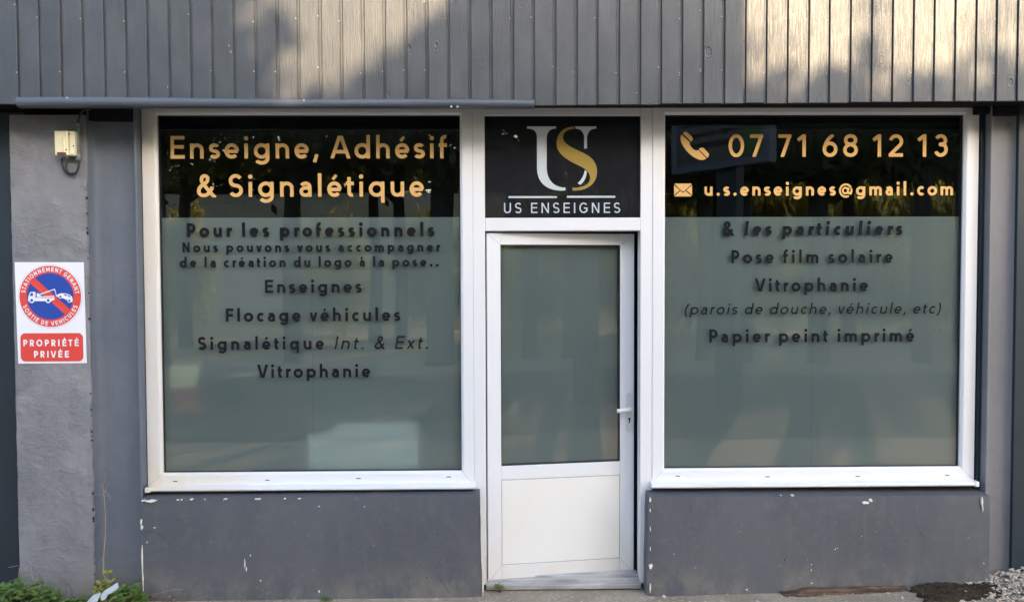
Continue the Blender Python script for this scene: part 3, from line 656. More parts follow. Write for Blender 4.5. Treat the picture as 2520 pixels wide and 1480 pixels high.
chr_ = [(2131, 1236, .055, .018, 31), (2143, 1230, .022, .018, 32), (1950, 1218, .018, .012, 33), (1922, 1218, .008, .005, 34), (1600, 1230, .010, .03, 35), (1600, 1255, .006, .02, 36), (1601, 1392, .026, .034, 37), (1600, 1445, .009, .07, 38), (1600, 1300, .005, .03, 39), (1600, 1350, .005, .03, 40),
        (2417, 1235, .011, .07, 41), (2418, 1250, .007, .05, 42), (2055, 1350, .009, .008, 43), (2060, 1347, .006, .005, 44), (1996, 1387, .007, .009, 45), (1996, 1401, .007, .009, 46), (1997, 1433, .008, .012, 47), (1997, 1447, .008, .024, 48), (2421, 1385, .008, .008, 49), (1837, 1449, .012, .010, 50), (2120, 1318, .006, .005, 51), (1658, 1362, .005, .005, 52)]
Q = lambda u, v: (px(u, v, YL), pz(u, v, YL))
low_wall([Q(346, 1228), Q(1179, 1219)], [(Q(346, 1228)[0], -.4), (px(1188, 1465, YL), -.4)], chl, 'dark grey plastered wall under the left window')
low_wall([Q(1597, 1222), (xrl-.001, Q(2419, 1220)[1])], [(px(1588, 1465, YL), -.4), (xrl-.001, -.4)], chr_, 'dark grey plastered wall under the right window')

# ------------------------------------------------------------------ windows
YG = .028; YF = .045; YT = .0262             # glass face, frosted film, vinyl letters
def frame_ring(mb, ox0, ox1, oz0, oz1, ix0, ix1, iz0, iz1, yf, yg, bead=.012, mat=0):
    """mitred frame: flat face, small step, sloping bead down to the glass"""
    def rect(t, y):                            # t: 0 outer .. 1 inner
        return [(ox0+(ix0-ox0)*t[0], y, oz0+(iz0-oz0)*t[1]), (ox1+(ix1-ox1)*t[2], y, oz0+(iz0-oz0)*t[1]), (ox1+(ix1-ox1)*t[2], y, oz1+(iz1-oz1)*t[3]), (ox0+(ix0-ox0)*t[0], y, oz1+(iz1-oz1)*t[3])]
    ws = (ix0-ox0, iz0-oz0, ox1-ix1, oz1-iz1)
    def T(d): return [d/w_ for w_ in ws]       # distance in from the outer edge
    def I(d): return [1-d/w_ for w_ in ws]     # distance out from the inner edge
    rings = [rect([0]*4, yf+.06), rect([0]*4, yf+.002), rect(T(.002), yf), rect(I(bead+.006), yf), rect(I(bead+.0045), yf+.0015), rect(I(bead+.0025), yf+.0015), rect(I(bead+.001), yf), rect(I(.003), yf+.010), rect([1]*4, yf+.013), rect([1]*4, yg+.03)]
    vs = [p for r_ in rings for p in r_]
    mb.add(vs, [(k*4+i, k*4+(i+1) % 4, (k+1)*4+(i+1) % 4, (k+1)*4+i) for k in range(len(rings)-1) for i in range(4)], mat)
    return rings
def mitre(mb, a, b, y, mat, w_=.0006):
    a, b = Vector(a), Vector(b); d = (b-a).normalized()*w_; n_ = Vector((-d.y, d.x))
    mb.flat([tuple(a+n_), tuple(b+n_), tuple(b-n_), tuple(a-n_)], y, mat)
def window(out, glass, film_v, sill, slots, seam_u, label):
    (ol, or_, ot, ob), (gl, gr, gt, gb) = out, glass
    mb = MB(); frame_ring(mb, ol, or_, ob, ot, gl, gr, gb, gt, YW, YG)
    for a, b in (((ol, ob), (gl, gb)), ((or_, ob), (gr, gb)), ((ol, ot), (gl, gt)), ((or_, ot), (gr, gt))): mitre(mb, a, b, YW-.0006, 1)
    for u, v in slots:
        p = P(u, v, YW); mb.box(p.x-.013, p.x+.013, YW-.0012, YW+.002, p.z-.0022, p.z+.0022, 2)
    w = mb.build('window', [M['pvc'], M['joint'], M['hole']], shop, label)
    mb = MB(); g = .004
    for (a, b, c, d) in ((gl, gl+.004, gb, gt), (gr-.004, gr, gb, gt), (gl+.004, gr-.004, gb, gb+.004), (gl+.004, gr-.004, gt-.004, gt)): mb.box(a+.0005, b-.0005, YG-.004, YG+.027, c+.0005, d-.0005)
    mb.build('gasket', M['gasket'], w)
    mb = MB(); mb.box(gl+.004, gr-.004, YG, YG+.004, gb+.004, gt-.004); mb.build('pane', M['glass'], w)
    zf = pz((seam_u), film_v, YF); xs_ = px(seam_u, 800, YF); mb = MB()
    mb.flat([(gl+.002, gb+.001), (xs_-.0007, gb+.001), (xs_-.0007, zf), (gl+.002, zf)], YF); mb.flat([(xs_+.0007, gb+.001), (gr-.002, gb+.001), (gr-.002, zf), (xs_+.0007, zf)], YF)
    mb.flat([(xs_-.0007, gb+.001), (xs_+.0007, gb+.001), (xs_+.0007, zf), (xs_-.0007, zf)], YF, 1); mb.build('frosted_film', [M['film'], M['seam']], w)
    (sl, sr, st, sb, lip) = sill
    mb = MB(); y1 = YL+.055
    prof = [(.004, st), (y1+.012, st-.006), (y1+.002, st-.010), (y1, st-.016), (y1, sb+.008), (y1+.004, sb+.004), (y1+.010, sb), (.0, sb)]
    n = len(prof); xs2 = [sl, sl+.001]+[sl+(sr-sl)*i/8 for i in range(1, 8)]+[sr-.001, sr]
    vs = [(x, y, z+(random.uniform(-.0008, .0008) if 0 < i < len(xs2)-1 else 0)) for i, x in enumerate(xs2) for y, z in prof]
    mb.add(vs, [(i*n+k, i*n+(k+1) % n, (i+1)*n+(k+1) % n, (i+1)*n+k) for i in range(len(xs2)-1) for k in range(n)])
    mb.add(vs[:n], [tuple(range(n))]); mb.add(vs[-n:], [tuple(range(n-1, -1, -1))])
    if lip == 0: mb.bbox(sl-.004, sl+.022, y1-.003, -.002, sb-.003, st-.004, .003)
    else: mb.bbox(sr-.018, sr+.006, y1-.003, -.002, sb-.002, st-.004, .003)
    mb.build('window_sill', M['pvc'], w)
    return w
lg = (px(395, 720, YG-.01), px(1133.5, 720, YG-.01), pz(760, 284, YG-.01), pz(768, 1159, YG-.01))
winl = window((px(355, 720, 0), px(1164, 720, 0), pz(760, 240, 0), pz(768, 1192, 0)), lg, 535, (px(359, 1200, -.06), px(1169, 1195, -.06), pz(760, 1188, -.0), pz(760, 1207, -.065), 0),
              [(431, 1183), (658, 1180), (882, 1176), (1104, 1172)], 768, 'left shop window listing services for professionals')
rg = (px(1634.5, 720, YG-.01), px(2364, 720, YG-.01), pz(2000, 283, YG-.01), pz(2000, 1148.5, YG-.01))
winr = window((px(1605, 720, 0), px(2403, 720, 0), pz(2000, 240, 0), pz(2000, 1183, 0)), rg, 533.5, (px(1604, 1195, -.06), px(2405, 1195, -.06), pz(2000, 1179, -.0), pz(2000, 1199, -.065), 1),
              [(1667, 1170), (1888, 1171.5), (2110, 1171), (2330, 1168.5)], 1998, 'right shop window with the phone number and address')
def line(win, runs, ul, ur, vb, cap, mat, label=None, vshift=0):
    mb = MB(); um = (ul+ur)/2; zb = pz(um, vb, YT); capm = pz(um, vb-cap, YT)-zb
    trk = text_line(mb, runs, px(ul, vb, YT), px(ur, vb, YT), zb, capm, YT)
    o = mb.build('lettering', M[mat], win, label); print('LINE %-42s track %.3f' % (''.join(r_[0] for r_ in runs), trk)); return o
WG = .158
line(winl, [('Enseigne, Adhésif', WG, 0)], 420, 1101, 390, 55.5, 'gold')
line(winl, [('& Signalétique', WG, 0)], 485, 1043, 484, 55.5, 'gold')
line(winl, [('Pour les professionnels', .225, 0)], 460, 1069, 582.5, 34.5, 'darkvinyl')
line(winl, [('Nous pouvons vous accompagner', .215, 0)], 449, 1083, 619.5, 24.5, 'darkvinyl')
line(winl, [('de la création du logo à la pose..', .215, 0)], 442, 1079, 656.5, 25, 'darkvinyl')
line(winl, [('Enseignes', .19, 0)], 652, 890, 720, 32.5, 'darkvinyl')
line(winl, [('Flocage véhicules', .19, 0)], 556, 985, 790, 32.5, 'darkvinyl')
line(winl, [('Signalétique ', .19, 0), ('Int. & Ext.', .128, .2)], 487, 1052, 859, 32, 'darkvinyl')
line(winl, [('Vitrophanie', .19, 0)], 633, 911, 928, 32.5, 'darkvinyl')
line(winr, [('07 71 68 12 13', .156, 0)], 1792, 2332, 386, 55.5, 'gold')
line(winr, [('u.s.enseignes@gmail.com', .195, 0)], 1733, 2344, 481, 33.5, 'gold')
line(winr, [('& ', .215, 0), ('les particuliers', .24, .1)], 1777, 2219, 579, 34.5, 'darkvinyl')
line(winr, [('Pose film solaire', .19, 0)], 1799, 2196, 647, 32.5, 'darkvinyl')
line(winr, [('Vitrophanie', .19, 0)], 1857, 2135, 716.5, 32.5, 'darkvinyl')
line(winr, [('(parois de douche, véhicule, etc)', .128, .2)], 1683, 2312, 772, 27, 'darkvinyl')
line(winr, [('Papier peint imprimé', .19, 0)], 1745, 2249, 841, 32.5, 'darkvinyl')
def zoomer(x0, y0, k, Y):
    def f(pts): return [((q := P((x0+x/k)/1.01628, (y0+y/k)/1.01628, Y)).x, q.z) for x, y in pts]
    return f
Zp = zoomer(1650, 280, 5.285, YT)
mb = MB()
mb.flat(Zp(bez((286, 300), (396, 404), ((386, 420), (396, 445), (412, 462)), ((440, 495), (470, 520), (500, 508)), (508, 502), (612, 614), ((590, 634), (560, 640), (520, 632)), ((420, 600), (330, 510), (285, 410)), ((262, 350), (268, 320), (286, 300)))), YT)
mb.flat(Zp(bez((302, 286), ((315, 262), (345, 255), (362, 272)), (422, 330), ((438, 348), (436, 372), (414, 392)), (408, 390))), YT)
mb.flat(Zp(bez((516, 494), ((535, 470), (565, 465), (582, 482)), (636, 540), ((654, 560), (648, 590), (622, 608)))), YT)
mb.build('phone_symbol', M['gold'], winr)
mb = MB()
mb.flat(Zp([(196, 946), (414, 946), (420, 952), (318, 1046), (303, 1056), (290, 1046), (190, 952)]), YT)
mb.flat(Zp([(186, 966), (262, 1034), (186, 1098)]), YT); mb.flat(Zp([(424, 966), (424, 1098), (346, 1034)]), YT)
mb.flat(Zp([(192, 1108), (272, 1042), (290, 1058), (303, 1068), (318, 1058), (336, 1042), (418, 1108), (410, 1115), (200, 1115)]), YT)
mb.build('envelope_symbol', M['gold'], winr)

# ------------------------------------------------------------------ door frame, transom sign, door
xd0, xd1 = px(1194, 800, 0), px(1575.5, 800, 0)
zt0 = pz(1385, 240, 0); ztr0, ztr1 = pz(1385, 535.5, 0), pz(1385, 568, 0)
mb = MB()
xa_, xb_ = px(1164, 720, 0)+.001, px(1605, 720, 0)-.001
mb.bbox(xa_, xd0, YW+.003, .075, .0, zt0, .002); mb.bbox(xd1, xb_, YW+.003, .075, .0, zt0, .002)
mb.bbox(xd0+.0005, xd1-.0005, YW+.002, .075, ztr1, ztr0, .004)
zth = pz(1385, 284.5, .0)
mb.bbox(xd0+.0005, xd1-.0005, YW+.004, .075, zth, zt0, .003)
mb.box(xd1+.004, xd1+.02, .0752, .12, .02, ztr1); mb.box(xd0-.02, xd0-.002, .0752, .12, .02, ztr1)
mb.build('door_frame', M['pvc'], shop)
mb = MB(); yth = .004
mb.bbox(xd0-.003, xd1+.003, -.030, .02, -.02, .007, .003); mb.bbox(xd0+.002, xd1-.002, .0205, .06, -.02, .022, .003); mb.bbox(xd0+.002, xd1-.002, .0605, .14, -.02, .030, .003)
mb.build('threshold', M['alu'], shop)
YS = .020
mb = MB(); gx0_, gx1_, gz0_, gz1_ = xd0+.001, xd1-.001, ztr0+.001, zth-.001
mb.bbox(gx0_+.003, gx1_-.003, YS, YS+.02, gz0_+.003, gz1_-.003, .001)
tp = mb.build('transom_sign', M['panel_black'], shop, 'black sign panel with a silver and gold monogram above the door')
mb = MB()
for (a, b, c, d) in ((gx0_, gx0_+.003, gz0_, gz1_), (gx1_-.003, gx1_, gz0_, gz1_), (gx0_+.003, gx1_-.003, gz0_, gz0_+.003), (gx0_+.003, gx1_-.003, gz1_-.003, gz1_)): mb.box(a+.0003, b-.0003, YS-.004, YS+.018, c+.0003, d-.0003)
mb.build('gasket', M['gasket'], tp)
YSL = YS-.0012; Z2 = zoomer(800, 0, 2.6433, YSL)
mb = MB()
mb.flat(Z2(bez((1368, 836), (1560, 836), (1560, 850), ((1515, 851), (1500, 875), (1498, 915)), (1498, 1110), ((1500, 1195), (1550, 1240), (1622, 1240)), (1622, 1258), (1590, 1260), ((1490, 1257), (1434, 1200), (1434, 1110)), (1434, 915), ((1434, 870), (1418, 852), (1368, 850)))), YSL)
mb.flat(Z2(bez((1685, 836), (1826, 836), (1826, 850), ((1785, 851), (1766, 875), (1764, 915)), (1764, 982), (1746, 982), (1746, 915), ((1745, 875), (1726, 853), (1690, 851)))), YSL)
mb.flat(Z2(bez((1750, 1124), (1763, 1134), ((1762, 1175), (1742, 1205), (1720, 1222)), (1702, 1210), ((1728, 1190), (1744, 1160), (1750, 1124)))), YSL)
mb.flat(Z2([(1246, 1296), (1566, 1296), (1566, 1309), (1246, 1309)]), YSL); mb.flat(Z2([(1632, 1294), (1951, 1294), (1951, 1307), (1632, 1307)]), YSL)
mb.build('monogram', M['white_vinyl'], tp)
mb = MB()
mb.flat(Z2(bez((1680, 837), ((1615, 836), (1563, 880), (1563, 945)), ((1563, 1010), (1620, 1050), (1690, 1084)), ((1755, 1112), (1785, 1140), (1785, 1178)), ((1783, 1222), (1735, 1240), (1668, 1241)), (1670, 1260), ((1770, 1264), (1831, 1210), (1831, 1135)), ((1830, 1060), (1780, 1028), (1725, 1004)), ((1655, 970), (1606, 950), (1606, 908)), ((1606, 872), (1640, 853), (1680, 853)))), YSL)
mb.build('monogram', M['logo_gold'], tp)
mb = MB(); (xl_, zb1), (xr_, zb2) = Z2([(1216, 1408), (1984, 1407)]); capz = Z2([(1216, 1340)])[0][1]-zb1
text_line(mb, [('US ENSEIGNES', .125, 0)], xl_, xr_, (zb1+zb2)/2, capz, YSL); mb.build('lettering', M['white_vinyl'], tp)
mb = MB(); mb.box(gx0_+.003, gx1_-.003, YS-.005, YS-.0035, gz0_+.003, gz1_-.003); mb.build('pane', glass_mat('sign_glass', (.97, .98, .98), .022), tp)

# the door leaf, built closed with its hinge at the origin and swung inwards
DA = R(8.2); hx, hy = px(1199, 1000, .02), .02
DM = Matrix.Translation((hx, hy, 0)) @ Matrix.Rotation(DA, 4, 'Z')
DW = .889; dz0, dz1 = pz(1200, 1431, .02), pz(1200, 573, .02)
st_l, st_r = .081, .086; top_r = .068; gz1 = dz1-top_r
gzb = pz(1234, 1147, .025); mrb = pz(1234, 1181, .025); pzb = pz(1234, 1391, .025)
gx0d, gx1d = st_l, DW-st_r
mb = MB(); b = .003
mb.bbox(0, gx0d, 0, .06, dz0, dz1, b); mb.bbox(gx1d, DW, 0, .06, dz0, dz1, b)
mb.bbox(gx0d+.0004, gx1d-.0004, .0006, .06, gz1, dz1-.0005, b); mb.bbox(gx0d+.0004, gx1d-.0004, .0006, .06, mrb, gzb, b); mb.bbox(gx0d+.0004, gx1d-.0004, .0006, .06, dz0+.0005, pzb, b)
for a_, b_ in (((0, dz1), (gx0d, gz1)), ((DW, dz1), (gx1d, gz1)), ((0, dz0), (gx0d, pzb)), ((DW, dz0), (gx1d, pzb))): mitre(mb, a_, b_, -.0005, 1)
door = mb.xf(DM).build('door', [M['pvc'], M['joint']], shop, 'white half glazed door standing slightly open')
mb = MB()
for (a, c, d, e) in ((gx0d, gx0d+.006, gzb, gz1), (gx1d-.006, gx1d, gzb, gz1), (gx0d+.006, gx1d-.006, gzb, gzb+.006), (gx0d+.006, gx1d-.006, gz1-.006, gz1)): mb.box(a+.0003, c-.0003, .009, .05, d+.0003, e-.0003)
mb.xf(DM).build('gasket', M['gasket'], door)
mb = MB(); mb.box(gx0d+.006, gx1d-.006, .014, .018, gzb+.006, gz1-.006); mb.xf(DM).build('pane', M['glass'], door)
mb = MB(); mb.flat([(gx0d+.001, gzb+.001), (gx1d-.001, gzb+.001), (gx1d-.001, gz1-.001), (gx0d+.001, gz1-.001)], .040); mb.xf(DM).build('frosted_film', M['film'], door)
mb = MB(); mb.bbox(gx0d+.003, gx1d-.003, .003, .045, pzb+.003, mrb-.003, .002); mb.xf(DM).build('door_panel', M['pvc_panel'], door)
mb = MB(); mb.box(gx0d+.0005, gx1d-.0005, .0055, .006, pzb+.0005, mrb-.0005); mb.xf(DM).build('panel_joint', M['joint'], door)
hcx = DW-.034; hz0, hz1 = pz(1550, 1062, .11), pz(1550, 966, .11)
mb = MB(); wv_ = .0165; pts = [(hcx+wv_*math.cos(a), hz1-wv_+wv_*math.sin(a)) for a in [math.pi*i/12 for i in range(13)]] + [(hcx+wv_*math.cos(a), hz0+wv_+wv_*math.sin(a)) for a in [math.pi+math.pi*i/12 for i in range(13)]]
mb.prism(pts, -.010, .0, 0)
pin = [(hcx+(x-hcx)*.86, hz0+(z-hz0)*.99+.001) for x, z in pts]; mb.prism(pin, -.0135, -.0098, 0)
kz = pz(1552, 1034, .11)
mb.lathe((hcx, -.0136, kz+.008), (0, -1, 0), [(.0072, -.001), (.0072, .0006), (.0001, .0007)], 14, 1); mb.box(hcx-.0036, hcx+.0036, -.0143, -.0130, kz-.017, kz+.008, 1)
hp = mb.xf(DM).build('handle_plate', [M['plate'], M['hole']], door)
lz = pz(1552, 1006, .11)
mb = MB(); mb.tube([(hcx, -.006, lz), (hcx, -.030, lz), (hcx-.002, -.040, lz), (hcx-.008, -.047, lz), (hcx-.020, -.050, lz-.0005), (hcx-.060, -.051, lz-.003), (hcx-.086, -.051, lz-.005), (hcx-.089, -.051, lz-.005)], [.0125, .0125, .0125, .0125, .0125, .0118, .0125, .008], 14)
mb.xf(DM).build('door_handle', M['pvc_panel'], door)

# ------------------------------------------------------------------ the room behind
mb = MB(); xl, xr = -2.25, 2.95
for bx in ((xl, xr, .14, 4.2, -.3, .0), (xl, xr, 4.2, 4.3, -.3, 2.9), (xl-.1, xl, .065, 4.3, -.4, 2.9), (xr, xr+.1, .065, 4.3, -.4, 2.9), (xl, xr, .31, 4.3, 2.70, 2.9)): mb.box(*bx)
mb.build('room_shell', M['room'], shop)
def behind(u0, u1, v0, v1, y0, dep, name, mat, label, cat):
    mb = MB(); a, b = P(u0, v1, y0), P(u1, v0, y0); mb.bbox(a.x, b.x, y0, y0+dep, a.z, b.z, .004); return tag(mb.build(name, M[mat]), label, cat)
a = P(765, 1062, .11); c = P(1032, 1155, .11); t_ = P(835, 1034, .11)
mb = MB(); mb.prism([(a.x, .64), (c.x, .64), (c.x, t_.z), (t_.x, t_.z), (t_.x-.05, a.z+.02), (a.x, a.z)], .055, .35)
tag(mb.build('white_carton', M['box_white']), 'pale box blurred behind the frosted film at the bottom of the left window', 'box')
a = P(422, 950, .08)
mb = MB(); mb.prism([P(425, 898, .075).xz, P(497, 893, .075).xz, P(490, 945, .075).xz, P(440, 952, .075).xz, P(422, 948, .075).xz], .0515, .056)
tag(mb.build('paper_note', M['paper']), 'yellowish paper seen through the frosted film at the left edge of the left window', 'paper')
behind(430, 492, 955, 1015, .054, .01, 'red_card', 'redcard', 'dark red card behind the frosted film below the yellowish paper', 'card')
mb = MB(); mb.box(xl+.02, -.2, .075, .45, .60, .639); tag(mb.build('display_shelf', M['room']), 'dark shelf just inside the left window', 'shelf')

# ------------------------------------------------------------------ no parking sign on the pier
YB = YP-.004
sgn = tag(empty('parking_sign', (px(124, 770, YB), YB, pz(124, 890, YB))), 'white no parking sign with a tow truck emblem on the rough pier', 'sign')
Zs = zoomer(0, 520, 3.364, YB)
s0 = Zs([(122, 455), (702, 455), (727, 1303), (153, 1307)])
mb = MB(); mb.prism(s0, YB, YP+.001); mb.build('sign_panel', M['sign_white'], sgn)
def circ(c, r_, n=56): return [(c[0]+r_*math.cos(2*math.pi*i/n), c[1]+r_*math.sin(2*math.pi*i/n)) for i in range(n)]
c0 = Zs([(424, 742)])[0]; k0 = abs(Zs([(624, 742)])[0][0]-c0[0])/200
E_ = lambda k: YB-.0006*k
mb = MB(); mb.flat(circ(c0, 270*k0), E_(1), 2); mb.flat(circ(c0, 267*k0), E_(2), 3); mb.flat(circ(c0, 259*k0), E_(3), 0); mb.flat(circ(c0, 197*k0), E_(4), 1)
dir_ = Vector((.735, -.678)); nn = Vector((.678, .735)); hb = 30*k0; le = math.sqrt(197**2-30**2)*k0
cc = Vector(c0); mb.flat([tuple(cc+dir_*s_*le+nn*t_*hb) for s_, t_ in ((-1, -1), (1, -1), (1, 1), (-1, 1))], E_(5), 0)
em = mb.build('emblem', [M['sign_red'], M['sign_blue'], M['sign_grey'], M['sign_white']], sgn)
mb = MB()
arc_text(mb, 'STATIONNEMENT GENANT', .19, c0[0], c0[1], 229*k0, 36*k0, 172, 6, E_(5), False)
arc_text(mb, 'SORTIE DE VEHICULES', .19, c0[0], c0[1], 229*k0, 36*k0, 199, 340, E_(5), True)
mb.build('lettering', M['sign_white'], em)
mb = MB(); y = E_(7)
mb.flat(Zs(bez((240, 775), (243, 740), (258, 705), (302, 703), (302, 752), (432, 756), (462, 752), (462, 770), (430, 782), (240, 782))), y)
mb.flat(Zs([(315, 742), (460, 738), (460, 748), (315, 750)]), y)
def bar(p, q, w_): 
    p, q = Vector(p), Vector(q); d = (q-p).normalized(); n_ = Vector((-d.y, d.x))*w_/2; mb.flat(Zs([tuple(p+n_), tuple(q+n_), tuple(q-n_), tuple(p-n_)]), y-.0003*random.random())
bar((318, 733), (464, 681), 9); bar((462, 680), (481, 745), 7); bar((322, 712), (322, 745), 8); bar((325, 722), (350, 742), 6); bar((481, 742), (500, 728), 7)
mb.flat(Zs([(312, 720), (328, 716), (345, 740), (312, 744)]), y-.0004)
mb.flat(Zs(bez((486, 728), ((505, 715), (520, 715), (535, 716)), ((560, 714), (590, 724), (606, 742)), ((616, 756), (616, 770), (612, 788)), (596, 792), (575, 776), (530, 756), (490, 748))), y)
mb.flat([Zs([(271+22*math.cos(a), 776+22*math.sin(a))])[0] for a in [i*.2618 for i in range(24)]], y-.0006); mb.flat([Zs([(410+22*math.cos(a), 776+22*math.sin(a))])[0] for a in [i*.2618 for i in range(24)]], y-.0006)
mb.flat([Zs([(512+16*math.cos(a), 744+16*math.sin(a))])[0] for a in [i*.2618 for i in range(24)]], y-.0006); mb.flat([Zs([(587+16*math.cos(a), 778+16*math.sin(a))])[0] for a in [i*.2618 for i in range(24)]], y-.0006)
mb.build('tow_truck_symbol', M['sign_white'], em)
mb = MB(); y = E_(9)
for cx_, cy_, r_ in ((271, 776, 12), (410, 776, 12), (512, 744, 9), (587, 778, 9)): mb.flat([Zs([(cx_+r_*math.cos(a), cy_+r_*math.sin(a))])[0] for a in [i*.2618 for i in range(24)]], y)
mb.flat(Zs([(254, 738), (264, 714), (282, 713), (282, 738)]), y); mb.flat(Zs([(540, 724), (563, 724), (566, 738), (548, 734)]), y); mb.flat(Zs([(572, 727), (592, 738), (598, 748), (576, 742)]), y)
mb.build('symbol_details', M['sign_blue'], em)
q = Zs([(170, 1052), (697, 1052), (704, 1286), (177, 1290)]); xa, xb = (q[0][0]+q[3][0])/2, (q[1][0]+q[2][0])/2; za, zb = q[3][1], q[0][1]; r_ = 42*k0
pts = []
for cx_, cz_, a in ((xb-r_, zb-r_, 0), (xa+r_, zb-r_, 90), (xa+r_, za+r_, 180), (xb-r_, za+r_, 270)): pts += [(cx_+r_*math.cos(R(a+9*i)), cz_+r_*math.sin(R(a+9*i))) for i in range(11)]
mb = MB(); mb.flat(pts, E_(1)); pl = mb.build('red_plate', M['sign_red'], sgn)
mb = MB()
for t_, ul, ur, vb, cap in (('PROPRIÉTÉ', 198, 664, 1160, 56), ('PRIVÉE', 288, 582, 1255, 56)):
    (x1, z1), (x2, z2) = Zs([(ul, vb), (ur, vb)]); text_line(mb, [(t_, .205, 0)], x1, x2, (z1+z2)/2, cap*k0, E_(2))
mb.build('lettering', M['sign_white'], pl)

# ------------------------------------------------------------------ electrical box
YE = YP-.001
eb = tag(empty('electrical_box', (px(158, 382, YE), YE, pz(158, 382, YE))), 'cream electrical box with a looped black cable and grey conduit high on the rough pier', 'junction box')
def Pb(x, y, Y): return P((110+x/7.787)/1.01628, (270+y/7.787)/1.01628, Y)
a, b = Pb(212, 925, YE-.06), Pb(585, 447, YE-.06)
mb = MB(); mb.bbox(a.x+.003, b.x-.003, YE-.045, YE, a.z+.003, b.z-.003, .004)
body = mb.build('box_body', M['cream'], eb)
mb = MB(); xm = Pb(470, 600, YE-.06).x
mb.bbox(a.x, xm, YE-.064, YE-.0455, a.z, b.z, .005); mb.bbox(xm+.001, b.x, YE-.058, YE-.0455, a.z, b.z, .006)
c_, d_ = Pb(488, 905, YE), Pb(532, 580, YE); mb.bbox(c_.x, d_.x, YE-.070, YE-.0585, c_.z, d_.z, .005)
for x, y in ((488, 505), (432, 815), (560, 735)):
    p = Pb(x, y, YE-.064); mb.lathe((p.x, YE-(.0645 if x < 470 else .0585), p.z), (0, -1, 0), [(.004, -.001), (.0038, .0006), (.0001, .0007)], 10, 1)
mb.build('box_cover', [M['cream'], M['hole']], eb)
mb = MB(); p, q = Pb(258, 922, YE-.064), Pb(432, 862, YE-.064); mb.bbox(p.x, q.x, YE-.0665, YE-.0642, p.z, q.z, .001); mb.build('maroon_tag', M['maroon'], eb)
for x in (345, 452):
    mb = MB(); p = Pb(x, 940, YE-.025); mb.lathe((p.x, YE-.025, p.z+.008), (0, 0, -1), [(.0105, 0), (.0105, .012), (.0085, .013), (.0085, .019), (.006, .020)], 10); mb.build('cable_gland', M['lightgrey'], eb)
mb = MB(); a1_, a2_ = Pb(648, 300, YE-.016), Pb(668, 1010, YE-.016)
mb.tube([(a1_.x, YE-.016, a1_.z), (a2_.x, YE-.016, a2_.z)], .0125, 12); mb.tube([(a1_.x, YE-.016, a1_.z+.001), (a1_.x+.001, YE-.016, a1_.z-.018)], .0145, 12); p = Pb(664, 868, YE-.016); mb.tube([(p.x, YE-.016, p.z), (a2_.x, YE-.016, a2_.z-.002)], .0145, 12)
mb.build('conduit', M['grey_plastic'], eb)
def cabl(pts, r_, Y=YE-.018): 
    pp = [Pb(x, y, Y) for x, y in pts]; sp = spline([(p.x, p.z) for p in pp], 6); return MB().tube([(x, Y, z) for x, z in sp], r_, 8)
cabl([(345, 985), (350, 1080), (385, 1190), (450, 1270), (540, 1300), (625, 1260), (670, 1160), (685, 1060), (680, 1000)], .0062).build('cable', M['cable'], eb)
cabl([(452, 985), (440, 1080), (432, 1150), (450, 1225), (520, 1275), (590, 1262)], .0055, YE-.028).build('cable', M['cable'], eb)
cabl([(660, 305), (672, 240), (700, 150), (740, 75), (790, 40), (900, 20)], .0062).build('cable', M['cable'], eb)

# ------------------------------------------------------------------ plank, gravel, stones, soil, concrete edge
def plank():
    y0 = -.165; a, b = P(1927, 1468, y0), P(2236, 1466, y0); rr = random.Random(5)
    root = tag(empty('wooden_plank', (a.x, y0, a.z)), 'weathered rotten plank lying along the foot of the right hand low wall', 'plank')
    mb = MB(); N = 26; prof = [(-.012, .0), (.0, .030), (.028, .042), (.045, .040), (.045, -.002)]; vs = []
    for i in range(N+1):
        t = i/N; x = a.x+(b.x-a.x)*t; thin = .55+.45*sst(0, .28, t)+rr.uniform(-.06, .06)
        for d, h_ in prof: vs.append((x+rr.uniform(-.003, .003), y0+d+rr.uniform(-.003, .003), a.z+(b.z-a.z)*t-.006+1.25*h_*thin+rr.uniform(-.002, .002)))
    n = len(prof); mb.add(vs, [(i*n+k, i*n+(k+1) % n, (i+1)*n+(k+1) % n, (i+1)*n+k) for i in range(N) for k in range(n)]); mb.add(vs[:n], [tuple(range(n))]); mb.add(vs[-n:], [tuple(range(n-1, -1, -1))])
    mb.build('board', M['rotwood'], root)
    mb = MB()
    for i in range(14):
        x = a.x+rr.uniform(0, .2); z = a.z+rr.uniform(0, .02); mb.tube([(x, y0-.012, z), (x+rr.uniform(.03, .10), y0-.016+rr.uniform(-.008, .004), z+rr.uniform(-.006, .008))], [.0035, .0012], 5)
    mb.build('splinters', M['rotwood'], root)
plank()
def stone_verts(rr, s):
    bm = bmesh.new(); bmesh.ops.create_icosphere(bm, subdivisions=1, radius=1)
    ax = Vector((rr.uniform(.7, 1.35), rr.uniform(.6, 1.1), rr.uniform(.4, .8)))*s
    rot = Matrix.Rotation(rr.uniform(0, 6.3), 3, 'Z') @ Matrix.Rotation(rr.uniform(-.6, .6), 3, 'X')
    vs = [rot @ Vector((v.co.x*ax.x, v.co.y*ax.y, v.co.z*ax.z))*rr.uniform(.78, 1.15) for v in bm.verts]; bm.verts.index_update(); fs = [tuple(v.index for v in f.verts) for f in bm.faces]; bm.free(); return vs, fs
rr = random.Random(21); mb = MB()
cnt = 0
while cnt < 2600:
    x, y = rr.uniform(2.45, 3.7), rr.uniform(-.75, -.06)
    lim = 2.66+.30*(-y)+.10*math.sin(y*23)
    if x < lim and rr.random() > .06: continue
    if x < px(2419, 1400, YL)+.02 and y > YL: continue
    s = rr.uniform(.006, .015); vs, fs = stone_verts(rr, s); z = gz(x, y)+s*.35+.012*sst(2.7, 2.95, x); mb.add([v+Vector((x, y, z)) for v in vs], fs, 0); cnt += 1
